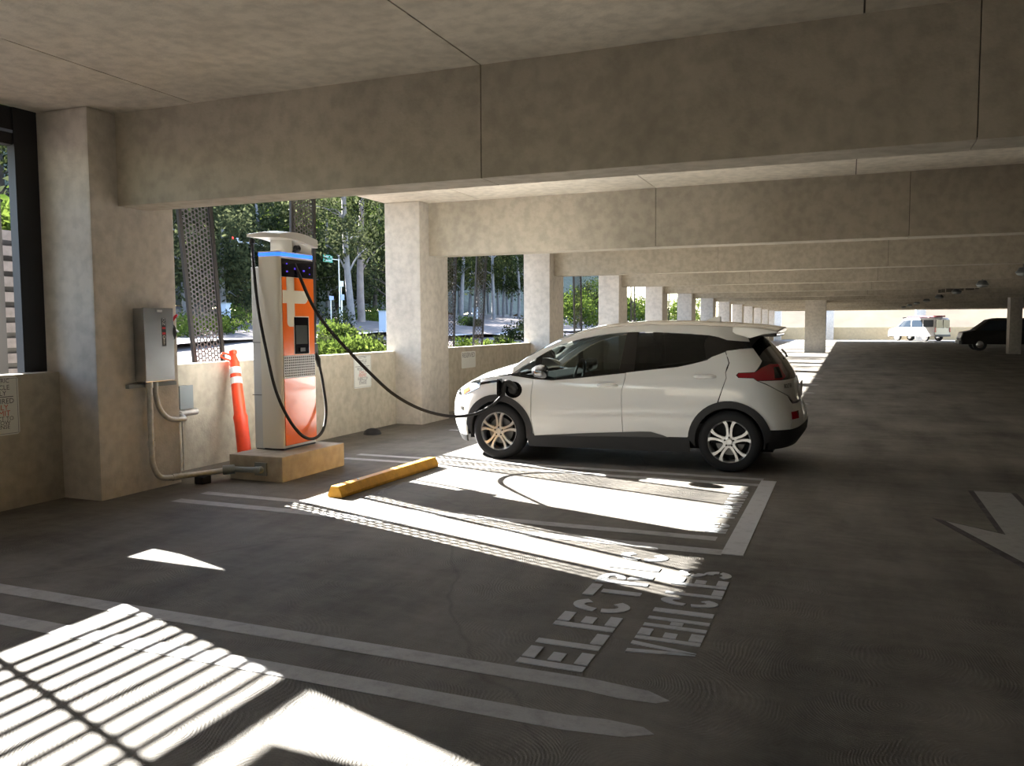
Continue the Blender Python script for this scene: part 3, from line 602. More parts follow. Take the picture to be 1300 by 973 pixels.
    rb = panel([('r', 1, .53), (4.157, .519), (4.09, .475), (4.02, .46), (4.05, .62), (4.03, .72), ('r', .75, .715), ('r', 1, .73)][::-1], 0, 0); praw('rear_bumper', joined(rb), WH, t)
    rl = panel([('r', 1, .27), (3.82, .25), (3.80, .36), (3.844, .459), (4.02, .46), (4.09, .475), (4.157, .519), ('r', 1, .53)], .004, 0); praw('lower_rear_bumper', joined(rl), CLAD, t)
    fl = panel([('f', 1, .17), (.36, .17), (.37, .25), ('f', 1, .26)], .004, 0); praw('front_lip', joined(fl), CLAD, t)
    tgm = joined(panel([('r', 1, .735), (4.04, .735), (4.0, .80), (3.9, .868), (3.79, .935), (3.715, .966), (3.95, .968), ('r', 1, .975)], 0, .002)); tg = praw('tailgate', tgm, WH, t)
    praw('tailgate_band', joined(panel([(3.72, .968), ('r', .7, .97), ('r', 1, .978), ('r', 1, 1.15), ('r', .6, 1.14), (3.735, 1.16), (3.70, 1.07), (3.69, 1.05)], .001, 0)), GB, t)
    rg = praw('rear_window', joined(panel([(3.59, 1.37), (3.637, 1.297), (3.735, 1.165), ('r', .6, 1.14), ('r', 1, 1.15), ('r', 1, 1.43), ('r', .5, 1.42), (3.57, 1.41)], .001, 0)), GB, t)
    praw('rear_wiper', MB().tube([(3.93, .05, 1.19), (3.90, .25, 1.22), (3.85, .45, 1.25)], .012, 6), BLK, t)
    # lamps
    for m in panel([(3.497, 1.022), (3.517, 1.045), (3.673, 1.053), (3.73, 1.10), (3.80, 1.135), (3.90, 1.13), (3.96, 1.0), (3.93, .972), (3.70, .968), (3.667, .994), (3.52, .998)], .006, .002, step=.03): praw('tail_lamp', m, RED, t)
    for m in panel([(3.84, 1.10), (3.885, 1.105), (3.93, .995), (3.86, .99)], .008, 0, step=.03): praw('tail_lamp_inner', m, GB, t)
    for m in panel([(.33, .712), (.29, .775), (.31, .82), (.439, .872), (.60, .888), (.6, .83), (.5, .78)], .004, .003, step=.03):
        h = praw('headlamp', m, LENS, t)
    for m in panel([(.36, .735), (.35, .79), (.44, .83), (.46, .79)], .007, 0, step=.03): praw('indicator_lens', m, M('amber_lens', (.5, .12, .05), .2), t)
    for m in panel([(.55, .880), (.833, .925), (.84, .896), (.60, .855)], .006, .002, step=.03): praw('lamp_strip', m, GB, t)
    for m in panel([(.30, .594), (.36, .594), (.355, .555), (.315, .555)], .004, 0, step=.03): praw('side_marker', m, CHR, t)
    for m in panel([(4.03, .64), (4.085, .645), (4.095, .57), (4.04, .565)], .006, 0, step=.03): praw('rear_reflector', m, RED, t)
    # grille, plates
    praw('grille', joined(panel([('f', 1, .5), ('f', .62, .52), ('f', .6, .64), ('f', 1, .66)], .004, 0)), GB, t); praw('lower_intake', joined(panel([('f', 1, .29), ('f', .6, .3), ('f', .62, .42), ('f', 1, .44)], .004, 0)), CLAD, t)
    obj('number_plate', MB().box(4.085, 4.095, -.16, .16, .76, .92), REFL, t, local=True)
    bd = text_mb('BOLT EV', .055, lambda p, q: (0, 0, 0))
    def onrear(p, q):
        s = surf(ip(.9, *TZ)-.6+(.62+p*.75)*LT, .885+q, .004); return (s[0], -s[1], s[2])
    praw('badge', text_mb('BOLT EV', .06, onrear), GB, tg, False)
    # cladding
    for cx in (XF, XRW):
        pair('arch_cladding', arc(cx, .425, 172 if cx < 1 else 178, -4 if cx < 1 else 14, 20)+arc(cx, .352, -12, 192, 20), CLAD, .01, 0, step=.04)
    pair('sill_cladding', [(1.27, .292), (2.286, .329), (2.793, .341), (3.02, .352), (3.03, .2), (2.893, .192), (1.42, .172), (1.20, .17), (1.175, .33), (1.24, .34)], CLAD, .012, 0)
    pair('door_shade_strip', [(1.275, .297), (1.914, .353), (2.50, .395), (2.61, .398), (2.742, .365), (2.80, .343), (2.286, .33)], M('recess_shade_grey', (.07, .07, .07), .4), .006, 0)  # grey strip stands in for shade in the lower door recess
    # glass
    for k, (a, side) in enumerate(((fd[0], 0), (fd[1], 1))):
        poly = [(1.33, .945), (1.484, .94), (1.76, .966), (2.073, 1.002), (2.25, 1.025), (2.30, 1.44), (2.096, 1.445), (1.864, 1.408), (1.599, 1.34), (1.468, 1.282), (1.34, 1.205)]
        praw('window_glass', panel(poly, -.004, .004, thick=.004)[side], GL1, a)
        poly = [(1.04, .99), (1.27, .955), (1.28, 1.165), (1.12, 1.065)]; praw('quarter_glass', panel(poly, -.004, .004, thick=.004)[side], GL1, a)
        poly = [(2.42, 1.048), (2.672, 1.078), (2.883, 1.102), (3.038, 1.137), (3.19, 1.18), (3.18, 1.428), (3.012, 1.441), (2.766, 1.455), (2.43, 1.464)]
        praw('window_glass', panel(poly, -.004, .004, thick=.004)[side], GL2, rd[k])
        s = -1 if side == 0 else 1
        for par, xh, zh in ((a, 2.13, .888), (rd[k], 3.175, 1.003)):
            w = surf(xh, zh)[1]; hb = MB().tube(catmull([(xh-.11, s*(w-.006), zh), (xh-.07, s*(w+.02), zh), (xh, s*(w+.028), zh+.004), (xh+.07, s*(w+.022), zh+.004), (xh+.115, s*(w-.004), zh)], 4), [.012, .016, .019, .021, .022]+[.023]*8+[.021, .018, .015, .012], 8)
            praw('door_handle', hb, WH, par)
    pair('pillar_trim', [(2.25, 1.022), (2.42, 1.044), (2.43, 1.466), (2.30, 1.462)], GB, -.001, 0); pair('pillar_trim', [(1.265, .952), (1.335, .942), (1.345, 1.21), (1.275, 1.168)], GB, -.001, 0)
    pair('rear_trim', [(3.18, 1.174), (3.308, 1.24), (3.385, 1.276), (3.499, 1.291), (3.637, 1.299), (3.60, 1.36), (3.5, 1.366), (3.376, 1.378), (3.292, 1.408), (3.18, 1.43)], GB, -.001, 0)
    pair('belt_molding', [(1.0, .975), (1.27, .942), (1.484, .930), (1.76, .957), (2.33, 1.026), (2.33, 1.04), (1.76, .972), (1.484, .945), (1.27, .957), (1.0, .992)], GB, .006, 0, step=.06)
    # top skin: bonnet, windscreen, roof
    def skin(name, xa, xb, mat, n=22, nv=16, dz=0.):
        m = MB()
        for i in range(n+1):
            x = xa+(xb-xa)*i/n; e = EE(x); c_ = float(ip(x, *Cx)); s = surf(unw(x, e), e)
            for k in range(nv+1):
                v = -1+2*k/nv; m.v.append((x, v*(s[1]-.001), e+(c_-e)*(1-abs(v)**2.4)+dz))
        for i in range(n):
            for k in range(nv): A = i*(nv+1)+k; m.f.append((A, A+nv+1, A+nv+2, A+1))
        return praw(name, m, mat, t)
    skin('bonnet', .14, .9985, WH); skin('windscreen', 1.0, 1.68, GL1); skin('roof', 1.68, 3.55, WH, 36)
    obj('cowl', MB().box(.93, 1.02, -.80, .80, .93, .985), BLK, t, local=True)
    # spoiler
    m = MB(); prof = [(3.42, 1.562), (3.62, 1.555), (3.80, 1.535), (3.91, 1.515), (3.915, 1.50), (3.78, 1.45), (3.60, 1.41), (3.42, 1.46)]
    ys = [-.60, -.56, -.4, -.2, 0, .2, .4, .56, .60]
    for y in ys:
        k = abs(y)/.6
        for i, (x, z) in enumerate(prof): m.v.append((x-(.05*k**4 if x > 3.7 else 0), y, z-.045*k**3*(1 if i < 5 else .2)))
    n = len(prof)
    for i in range(len(ys)-1):
        for k in range(n): m.f.append((i*n+k, i*n+(k+1) % n, i*n+n+(k+1) % n, i*n+n+k))
    m.f += [tuple(range(n)), tuple((len(ys)-1)*n+k for k in range(n))]
    obj('spoiler', m, WH, t, True, True)
    obj('spoiler_lip', MB().box(3.70, 3.865, -.56, .56, 1.415, 1.452), GB, t, local=True, bevel=.015)
    m = MB().prism([(3.0, 1.57), (3.22, 1.565), (3.215, 1.635), (3.19, 1.64), (3.1, 1.615)], lambda p, q, d: (p, d, q), -.025, .025); obj('antenna_fin', m, WH, t, local=True, bevel=.01)
    # mirrors
    for s in (-1, 1):
        m = MB().lathe([(.0, -.10), (.05, -.095), (.078, -.06), (.088, 0), (.085, .06), (.06, .085), (0, .09)], (0, 0, 0), 'x', 16)
        m.v = [(1.40+p[0]*.85-abs(p[1])*.1, s*(.985+p[1]*1.25), 1.035+p[2]*.85) for p in m.v]
        mr = obj('door_mirror', m, CHR, t, True, True); obj('mirror_stalk', MB().tube([(1.38, s*.84, .955), (1.39, s*.92, .975), (1.395, s*.96, 1.0)], .022, 8), BLK, mr, True, True)
    # charge port and flap on the near fender
    w = surf(1.03, .82)[1]
    praw('charge_port', panel([(1.03+.105*math.cos(a), .815+.095*math.sin(a)) for a in [2*math.pi*i/20 for i in range(20)]], .006, 0, step=.03, sides=(-1,))[0], GB, t)
    obj('charge_socket', MB().lathe([(.0, -.035), (.05, -.03), (.055, .0), (.05, .01)], (1.03, -w-.008, .82), 'y', 18), BLK, t, True, True)
    obj('charge_flap', MB().prism([(-.07, -.10), (.05, -.10), (.07, -.08), (.07, .08), (.05, .10), (-.07, .10), (-.09, .08), (-.09, -.08)], lambda p, q, d: (.905+d-.25*p*.2, -w-.10+p, .845+q), -.008, .008), GB, t, local=True, bevel=.006)
    # cabin
    SEAT = M('dark_seat_fabric', (.03, .03, .032), .9)
    for s in (-.38, .38):
        b = MB().prism([(2.05, .55), (2.2, .55), (2.42, 1.12), (2.44, 1.30), (2.36, 1.31), (2.30, 1.13)], lambda p, q, d: (p, d, q), s-.23, s+.23); obj('seat', b, SEAT, t, local=True, bevel=.05)
        obj('seat_cushion', MB().box(1.62, 2.15, s-.24, s+.24, .5, .66), SEAT, t, local=True, bevel=.05)
    obj('rear_bench', MB().prism([(3.0, .55), (3.12, .55), (3.28, 1.14), (3.18, 1.16)], lambda p, q, d: (p, d, q), -.6, .6), SEAT, t, local=True, bevel=.04)
    obj('dashboard', MB().prism([(1.05, .6), (1.5, .7), (1.48, .95), (1.3, 1.0), (1.05, .98)], lambda p, q, d: (p, d, q), -.74, .74), SEAT, t, local=True, bevel=.03)
    ring = [(1.66+.07*math.sin(a)*.5, -.38+.17*math.cos(a), .98+.165*math.sin(a)) for a in [2*math.pi*i/20 for i in range(21)]]
    obj('steering_wheel', MB().tube(ring, .016, 8), BLK, t, True, True)
    # wheels
    def wheel(cx, s):
        ye = .845; w = thing('wheel', None, None, (cx, s*ye, .325)); w.parent = t
        f = lambda prof, n=40: [(r, s*h) for r, h in prof]
        L = lambda name, prof, mat, n=40: obj(name, MB().lathe(f(prof), (0, 0, 0), 'y', n), mat, w, True, True)
        L('tyre', [(.218, -.20), (.29, -.205), (.318, -.185), (.325, -.15), (.325, -.055), (.318, -.02), (.295, 0), (.255, .004), (.222, -.006), (.216, -.02)], TYR)
        L('rim_lip', [(.214, -.2), (.205, -.10), (.205, -.03), (.213, -.012), (.220, -.004), (.224, -.008)], RIM)
        L('brake_disc', [(0, -.09), (.15, -.09), (.15, -.1)], M('brake_steel', (.16, .16, .16), .4, .8)); L('wheel_back', [(0, -.13), (.2, -.13)], DIN)
        L('hub', [(.0, .0), (.03, .0), (.034, -.006), (.066, -.012), (.07, -.03)], RIM, 24)
        for k in range(5):
            a0 = R(90+72*k); m = MB()
            for sgn in (-1, 1):
                pts = [(.04, sgn*.014, .045), (.09, sgn*.0175, .028), (.14, sgn*.021, .029), (.18, sgn*.033, .036), (.213, sgn*.056, .06)]; prev = None
                for r_, o, wd_ in pts:
                    c = [(r_, o-wd_*.42), (r_, o+wd_*.42)]; ring_ = []
                    for (rr, oo), dep in ((c[0], -.008), (c[1], -.008), (c[1], -.045), (c[0], -.045)):
                        dd = dep-.01*(1-abs(rr-.12)/.12)*0; ring_.append((rr*math.cos(a0)-oo*math.sin(a0), s*dd, rr*math.sin(a0)+oo*math.cos(a0)))
                    b0 = len(m.v); m.v += ring_
                    if prev is not None: m.f += [(prev+i, prev+(i+1) % 4, b0+(i+1) % 4, b0+i) for i in range(4)]
                    else: m.f.append((b0, b0+1, b0+2, b0+3))
                    prev = b0
                m.f.append((prev, prev+1, prev+2, prev+3))
            obj('spoke', m, RIM, w, False, True)
            a1 = a0; obj('lug_nut', MB().lathe([(0, s*.002), (.009, s*.002), (.010, s*-.012)], (.047*math.cos(a1), 0, .047*math.sin(a1)), 'y', 8), BLK, w, True, True)
        return w
    for cx in (XF, XRW):
        for s in (-1, 1): wheel(cx, s)
car()

# ------------------------------------------------------------------ far vehicles
def wheel_simple(t, x, y, r, w, hub):
    wl = thing('wheel', None, None, (x, y, r)); wl.parent = t
    obj('tyre', MB().lathe([(0, w/2), (r*.6, w/2), (r*.92, w/2), (r, w/2-.03), (r, -w/2+.03), (r*.92, -w/2), (0, -w/2)], (0, 0, 0), 'y', 20), RUB, wl, True, True)
    obj('hubcap', MB().lathe([(0, w/2+.02), (r*.5, w/2+.012), (r*.6, w/2-.005)], (0, 0, 0), 'y', 16), hub, wl, True, True)
    obj('hubcap', MB().lathe([(0, -w/2-.02), (r*.5, -w/2-.012), (r*.6, -w/2+.005)], (0, 0, 0), 'y', 16), hub, wl, True, True)
def boxy(name, label, loc, rz, L, hw, body, roofi, paint, wins, frontwin, rearwins, lamps, rack, hub, xw, r):
    """x forward; body: side outline (x, z); wins: side window outlines"""
    t = thing(name, label, 'van', loc, rz=rz); V = lambda p, q, d: (p, d, q)
    WG = M('dark_van_glass', (.02, .03, .045), .06); CH = M('bumper_grey', (.12, .12, .12), .5)
    m = MB(); ys = [-hw, -hw+.06, hw-.06, hw]; n = len(body)
    def yy(z, y): k = max(0, (z-1.0)/.95); return y*(1-roofi*k)
    for i, y in enumerate(ys):
        for p, q in body:
            cx, cz = 0, .9; s = .985 if i in (0, 3) else 1.; m.v.append((cx+(p-cx)*s, yy(q, y), cz+(q-cz)*s))
    for i in range(3):
        for k in range(n): m.f.append((i*n+k, i*n+(k+1) % n, i*n+n+(k+1) % n, i*n+n+k))
    m.f += [tuple(range(n)), tuple(3*n+k for k in range(n))]
    obj('body', m, paint, t, False, True, bevel=.03)
    for w in wins:
        for s in (-1, 1):
            g = MB(); g.v = [(p, s*(yy(q, hw)+e), q) for e in (-.01, .012) for p, q in w]; k = len(w)
            g.f = [tuple(range(k)), tuple(range(k, 2*k))]+[(i, (i+1) % k, k+(i+1) % k, k+i) for i in range(k)]; obj('side_window', g, WG, t, local=True)
    (xa, za), (xb, zb) = frontwin; g = MB().add([(xa+.012, yy(za, -hw+.1), za), (xa+.012, yy(za, hw-.1), za), (xb+.012, yy(zb, hw-.1), zb), (xb+.012, yy(zb, -hw+.1), zb), (xa-.05, yy(za, -hw+.1), za), (xa-.05, yy(za, hw-.1), za), (xb-.05, yy(zb, hw-.1), zb), (xb-.05, yy(zb, -hw+.1), zb)], [(0,1,2,3),(7,6,5,4),(0,4,5,1),(1,5,6,2),(2,6,7,3),(3,7,4,0)]); obj('windscreen', g, WG, t, local=True)
    for y0, y1, z0, z1 in rearwins: obj('rear_window', MB().box(-L/2-.012, -L/2+.06, y0, y1, z0, z1), WG, t, local=True, bevel=.01)
    for x, y, z, w_, h_, mat in lamps: obj('lamp', MB().box(x-.03, x+.03, y-w_/2, y+w_/2, z-h_/2, z+h_/2), mat, t, local=True, bevel=.01)
    obj('rear_bumper', MB().box(-L/2-.08, -L/2+.1, -hw+.05, hw-.05, .38, .55), CH, t, local=True, bevel=.03); obj('front_bumper', MB().box(L/2-.1, L/2+.08, -hw+.05, hw-.05, .36, .56), CH, t, local=True, bevel=.03)
    for x in xw:
        for s in (-1, 1): wheel_simple(t, x, s*(hw-.12), r, .22, hub)
    if rack:
        RK = M('red_ladder', (.2, .012, .02), .5)
        for y in (-.42, -.05): obj('ladder_rail', MB().box(-2.2, 1.2, y-.04, y+.04, 2.02, 2.14), RK, t, local=True)
        for k in range(9): obj('ladder_rung', MB().box(-2.1+.38*k, -2.06+.38*k, -.42, -.05, 2.04, 2.08), RK, t, local=True)
        for x in (-1.7, -.2, 1.0): obj('rack_bar', MB().box(x, x+.05, -.75, .75, 1.92, 2.02), BLK, t, local=True)
    return t
REDL = M('van_red_lamp', (.4, .01, .02), .2); CLR = M('clear_lamp', (.7, .72, .75), .1); HUB = M('chrome_hub', (.6, .6, .6), .25, .8)
vb = [(-2.35, .42), (2.3, .42), (2.36, .75), (2.3, 1.0), (1.55, 1.16), (.85, 1.88), (.6, 1.95), (-2.2, 1.95), (-2.33, 1.8)]
boxy('work_van', 'white work van with a red ladder on its roof', (11.75, 79.0, 0), R(136), 4.7, .92, vb, .13, M('white_van_paint', (.5, .5, .51), .3, coat=.5),
     [[(.1, 1.2), (1.4, 1.2), (.82, 1.76), (.1, 1.78)], [(-1.05, 1.2), (-.02, 1.2), (-.02, 1.78), (-1.05, 1.78)], [(-2.15, 1.2), (-1.17, 1.2), (-1.17, 1.78), (-2.1, 1.78)]],
     ((1.56, 1.18), (.87, 1.84)), [(-.8, -.04, 1.1, 1.78), (.04, .8, 1.1, 1.78)], [(-2.35, -.85, .95, .14, .4, REDL), (-2.35, .85, .95, .14, .4, REDL), (2.3, .7, .85, .3, .18, CLR), (2.3, -.7, .85, .3, .18, CLR)], True, HUB, (1.45, -1.35), .36)
db = [(-2.4, .35), (2.4, .35), (2.45, .7), (2.35, 1.0), (1.75, 1.14), (1.1, 1.7), (.7, 1.79), (-1.9, 1.77), (-2.3, 1.55), (-2.45, 1.0)]
boxy('dark_minivan', 'black minivan parked in deep shade at the far side', (14.35, 52.6, 0), R(180), 4.85, .96, db, .2, M('black_van_paint', (.008, .008, .009), .3),
     [[(.1, 1.1), (1.6, 1.12), (1.05, 1.62), (.1, 1.66)], [(-1.1, 1.1), (0, 1.1), (0, 1.64), (-1.1, 1.64)], [(-2.2, 1.1), (-1.2, 1.1), (-1.2, 1.62), (-1.95, 1.6)]],
     ((1.76, 1.16), (1.12, 1.66)), [(-.75, .75, 1.05, 1.55)], [(-2.42, -.8, 1.1, .15, .4, REDL), (-2.42, .8, 1.1, .15, .4, REDL), (2.4, .7, .75, .35, .15, CLR), (2.4, -.7, .75, .35, .15, CLR)], False, HUB, (1.5, -1.4), .35)
# ------------------------------------------------------------------ hanging lamps
LG = M('lamp_housing', (.10, .11, .11), .4, .4); LB = M('lamp_bowl', (.35, .38, .37), .2)
for k in range(8):
    y = 20.9+S*k; t = thing('pendant_lamp', 'round garage lamp hanging from the ceiling over the driving lane', 'lamp', (9.65, y, 2.54), 'ceiling lamps over the driving lane')
    obj('stem', MB().lathe([(.02, 2.7), (.02, ZC)], (9.65, y, 0), n=8), LG, t); obj('housing', MB().lathe([(.03, 2.75), (.1, 2.73), (.14, 2.66), (.165, 2.64), (.165, 2.61)], (9.65, y, 0), n=18), LG, t, True)
    obj('bowl', MB().lathe([(.155, 2.615), (.13, 2.57), (.07, 2.55), (0, 2.545)], (9.65, y, 0), n=18), LB, t, True)
# worn, unreadable dark stencil marks on a far beam
YM = Y1+5*S+BO; t = thing('beam_stencil', 'row of worn dark stencil marks on a far ceiling beam', 'marking', (onY(1215, 369, YM).x, YM, 2.7))
for u, w in ((1191, .1), (1195, .13), (1201, .2), (1208, .2), (1217, .17), (1226, .26), (1233, .1), (1238, .13)):
    p = onY(u, 372-.1*(u-1191), YM); p.z = max(p.z, 2.665); obj('stencil_mark', MB().box(p.x, p.x+w, YM-.006, YM-.001, p.z, p.z+.13), M('faded_stencil', (.12, .11, .09), .8), t)
# ------------------------------------------------------------------ outside: slope, path, trees, street furniture
def ground(x, y):
    d = max(0, -x-2.0); z = .05+.078*d+.013*max(0, d-36)**2+.12*math.sin(x*.35+y*.21)*min(1, d/5)+.08*math.sin(y*.6-x*.4)*min(1, d/5)
    z = min(z, 30)
    return z
m = MB(); gx = list(np.linspace(-.63, -40, 56)); gy = list(np.concatenate([np.linspace(-30, 60, 80), np.linspace(62, 260, 60)]))
for x in gx:
    for y in gy: m.v.append((x, y, ground(x, y)-.12))
ny = len(gy)
for i in range(len(gx)-1):
    for k in range(ny-1): A = i*ny+k; m.f.append((A, A+1, A+ny+1, A+ny))
MUL = M('pinkish_mulch', (.055, .042, .038), .95, col2=(.115, .085, .075), vscale=2.2, bump=.8, bscale=14)
struct('ground_outside', m, MUL, 'mulch-covered slope rising outside the openings', 'ground', smooth=True)
m = MB(); hx = list(np.linspace(-39.6, -90, 30))
for x in hx:
    for y in gy: m.v.append((x, y, ground(x, y)-.15+.5*math.sin(x*.9+y*.7)*math.sin(y*.4-x*.3)))
for i in range(len(hx)-1):
    for k in range(ny-1): A = i*ny+k; m.f.append((A, A+1, A+ny+1, A+ny))
struct('hill_wooded', m, M('dark_brush', (.010, .013, .007), .95, col2=(.05, .055, .024), vscale=1.2, bump=1, bscale=3), 'dark brush-covered hill rising behind the trees', 'hill', smooth=True)
m = MB()                                          # sidewalk laid on the slope
ys = np.linspace(-10, 110, 90)
for y in ys:
    for x in (-14.6+.02*y, -17.4+.02*y): m.v.append((x, y, ground(-16+.02*y, y)-.03))
for i in range(len(ys)-1): m.f.append((2*i, 2*i+2, 2*i+3, 2*i+1))
struct('sidewalk', m, M('pale_sidewalk', (.17, .165, .17), .8, var=.15), 'pale concrete sidewalk crossing the slope outside', 'path')
# sunlit tan slope beyond the far end
m = MB(); fx = np.linspace(-.6, 60, 30); fy = np.linspace(YF+2, YF+45, 16)
for x in fx:
    for y in fy: m.v.append((x, y, -.3+.5*(y-YF-2)+.25*math.sin(x*.5+y*.3)))
for i in range(len(fx)-1):
    for k in range(len(fy)-1): A = i*len(fy)+k; m.f.append((A, A+1, A+len(fy)+1, A+len(fy)))
struct('hillside_far', m, M('tan_earth', (.085, .066, .042), .95, var=.2, vscale=.5), 'sunlit tan earth slope beyond the far end', 'hill', smooth=True)

BARK = M('grey_eucalyptus_bark', (.10, .095, .10), .85, col2=(.17, .155, .155), vscale=3, bump=.6, bscale=12); BARK2 = M('brown_bark', (.05, .038, .03), .9, var=.3, vscale=5, bump=.6)
LF = [leaf_mat('dark_olive_leaves', (.007, .011, .005), (.042, .05, .018)), leaf_mat('grey_green_leaves', (.015, .02, .011), (.068, .075, .035)), leaf_mat('yellow_green_leaves', (.024, .042, .007), (.1, .13, .026))]
def leaves(centres, radii, n, size, seed, droop=.5):
    g = np.random.default_rng(seed); C = np.array(centres); Rr = np.array(radii); k = g.integers(0, len(C), n)
    d = g.normal(size=(n, 3)); d /= np.linalg.norm(d, axis=1)[:, None]; p = C[k]+d*(Rr[k]*g.random(n)**.45)[:, None]
    a = g.normal(size=(n, 3)); a[:, 2] -= droop; a /= np.linalg.norm(a, axis=1)[:, None]
    b = np.cross(a, g.normal(size=(n, 3))); b /= np.linalg.norm(b, axis=1)[:, None]
    s = size*(.6+.8*g.random(n))[:, None]; q = np.stack([p, p+a*s*.5+b*s*.22, p+a*s, p+a*s*.5-b*s*.22], 1).reshape(-1, 3)
    return q
def leafmesh(name, q, mat, parent):
    me = bpy.data.meshes.new(name); n = len(q)//4; me.vertices.add(n*4); me.vertices.foreach_set('co', q.astype(np.float32).ravel())
    me.loops.add(n*4); me.loops.foreach_set('vertex_index', np.arange(n*4, dtype=np.int32)); me.polygons.add(n)
    me.polygons.foreach_set('loop_start', np.arange(0, n*4, 4, dtype=np.int32)); me.polygons.foreach_set('loop_total', np.full(n, 4, dtype=np.int32)); me.update(calc_edges=True); me.validate()
    me.materials.append(mat); o = bpy.data.objects.new(name, me); COL.objects.link(o); o.parent = parent; return o
def tree(name, label, loc, h, r, cw, cz0, kind, nl, seed, lean=(0, 0), bark=None, lsize=.3, group=None):
    g = random.Random(seed); t = thing(name, label, 'tree', loc, group); bark = bark or BARK
    P = [(lean[0]*f*h+.12*math.sin(f*5+seed), lean[1]*f*h+.12*math.cos(f*4+seed*2), f*h*.92-.2) for f in [i/7 for i in range(8)]]
    obj('trunk', MB().tube(P, [r*(1.15-.75*i/7) for i in range(8)], 9), bark, t, True, True)
    cs, rs = [], []
    for k in range(9):
        f = .35+.6*k/9; b = P[min(7, int(f*7))]; a = g.random()*6.28; l = cw*(.4+.6*g.random())
        e = (b[0]+l*math.cos(a), b[1]+l*math.sin(a), max(cz0, b[2]+l*.5*g.random()))
        if k < 6: obj('branch', MB().tube(catmull([b, ((b[0]+e[0])/2, (b[1]+e[1])/2, (b[2]+e[2])/2+.25), e], 3), [r*.38, r*.3, r*.25, r*.2, r*.15, r*.12, r*.08], 6), bark, t, True, True)
        cs.append(e); rs.append(cw*(.38+.2*g.random()))
    for k in range(16):
        a = g.random()*6.28; l = cw*g.random()**.5; z = cz0+(h-cz0)*g.random(); cs.append((P[5][0]+l*math.cos(a), P[5][1]+l*math.sin(a), z)); rs.append(cw*(.25+.25*g.random()))
    f = leafmesh('foliage', leaves(cs, rs, nl, lsize, seed), LF[kind], t); f['kind'] = 'stuff'
    return t
def place(u, X, dx=0): p = onX(u, 400, X); return (X+dx, p.y, ground(X+dx, p.y)-.1)
# two pale trunks seen between the charger and the second column
tree('eucalyptus_tree', 'tall eucalyptus with a leaning blue-grey trunk beyond the charger', place(446, -21), 12, .2, 2.6, 4.6, 1, 3500, 3, (.01, -.075), group='eucalyptus trees on the slope')
tree('eucalyptus_tree', 'tall eucalyptus with a pinkish peeling trunk beside the leaning one', place(461, -24), 13, .24, 2.6, 5.2, 0, 3500, 4, (0, -.005), M('pink_peeling_bark', (.12, .09, .085), .85, col2=(.19, .16, .15), vscale=2, bump=.5), group='eucalyptus trees on the slope')
tr_l = ['dense olive tree on the slope behind the sidewalk', 'grey-green tree on the slope behind the sidewalk', 'yellow-green tree on the slope behind the sidewalk']
k = 0
for u, X, h, cw, kd, nl in ((236, -30, 9, 3.6, 1, 5000), (262, -38, 11, 4.2, 0, 5500), (285, -27, 6, 2.6, 1, 3500), (306, -40, 12, 4.4, 0, 6000), (330, -33, 9, 3.6, 1, 5000), (352, -43, 13, 4.6, 0, 6000), (376, -30, 8, 3.2, 0, 4500), (398, -36, 11, 4.0, 2, 5000), (417, -29, 8, 3.0, 1, 4500), (430, -40, 12, 4.4, 0, 6000), (452, -36, 11, 4, 2, 5000), (475, -32, 9, 3.4, 0, 5000), (484, -42, 13, 4.5, 0, 5500), (495, -27, 7, 2.8, 1, 3500),
                       (20, -9.5, 3.6, 1.3, 2, 1500), (6, -14, 4.2, 1.6, 1, 2000), (222, -42, 12, 4.6, 0, 6000)):
    tree('slope_tree', tr_l[kd], place(u, X), h, .13+h*.008, cw, 1.4 if k % 3 else .9, kd, nl, 20+k, bark=BARK2 if k % 2 else None, group='trees on the slope, '+['olive', 'grey-green', 'yellow-green'][kd]); k += 1
for j, (X, Y) in enumerate(((-46, 34), (-50, 42), (-45, 49), (-52, 56), (-46, 63), (-51, 71), (-46, 79), (-52, 88), (-46, 97), (-50, 108))):
    tree('hill_tree', 'tall dark tree crowning the wooded hill', (X, Y, ground(X, Y)-.3), 13+j % 3, .3, 5.2, 1.5, 0, 7000, 140+j, bark=BARK2, lsize=.42, group='tall trees on the wooded hill')
# grove of straight trunks beyond the second opening
for j, (u, X) in enumerate(((578, -34), (588, -30), (597, -38), (606, -33), (615, -36), (626, -30), (633, -37), (641, -33), (650, -38), (658, -31), (666, -36), (583, -41), (620, -42), (645, -43))):
    tree('grove_tree', 'straight slender eucalyptus in the dark grove past the second column', place(u, X), 11+j % 3, .2, 2.4, 3.4+.5*(j % 3), 0, 2600, 60+j, (0, .01*(j % 3-1)), group='grove of slender eucalyptus trees')
for j, (u, X, h) in enumerate(((724, -26, 4), (738, -18, 3.6), (746, -30, 6), (760, -24, 5), (772, -17, 3.4), (806, -14, 3.2), (815, -24, 5), (856, -12, 3.2), (868, -20, 5), (890, -16, 5))):
    tree('distant_tree', 'bushy tree on the slope beyond the far columns', place(u, X), h, .1, 1.6+h*.2, .5, 2 if j % 2 else 0, 2200, 90+j, bark=BARK2, group='bushy trees past the far columns')
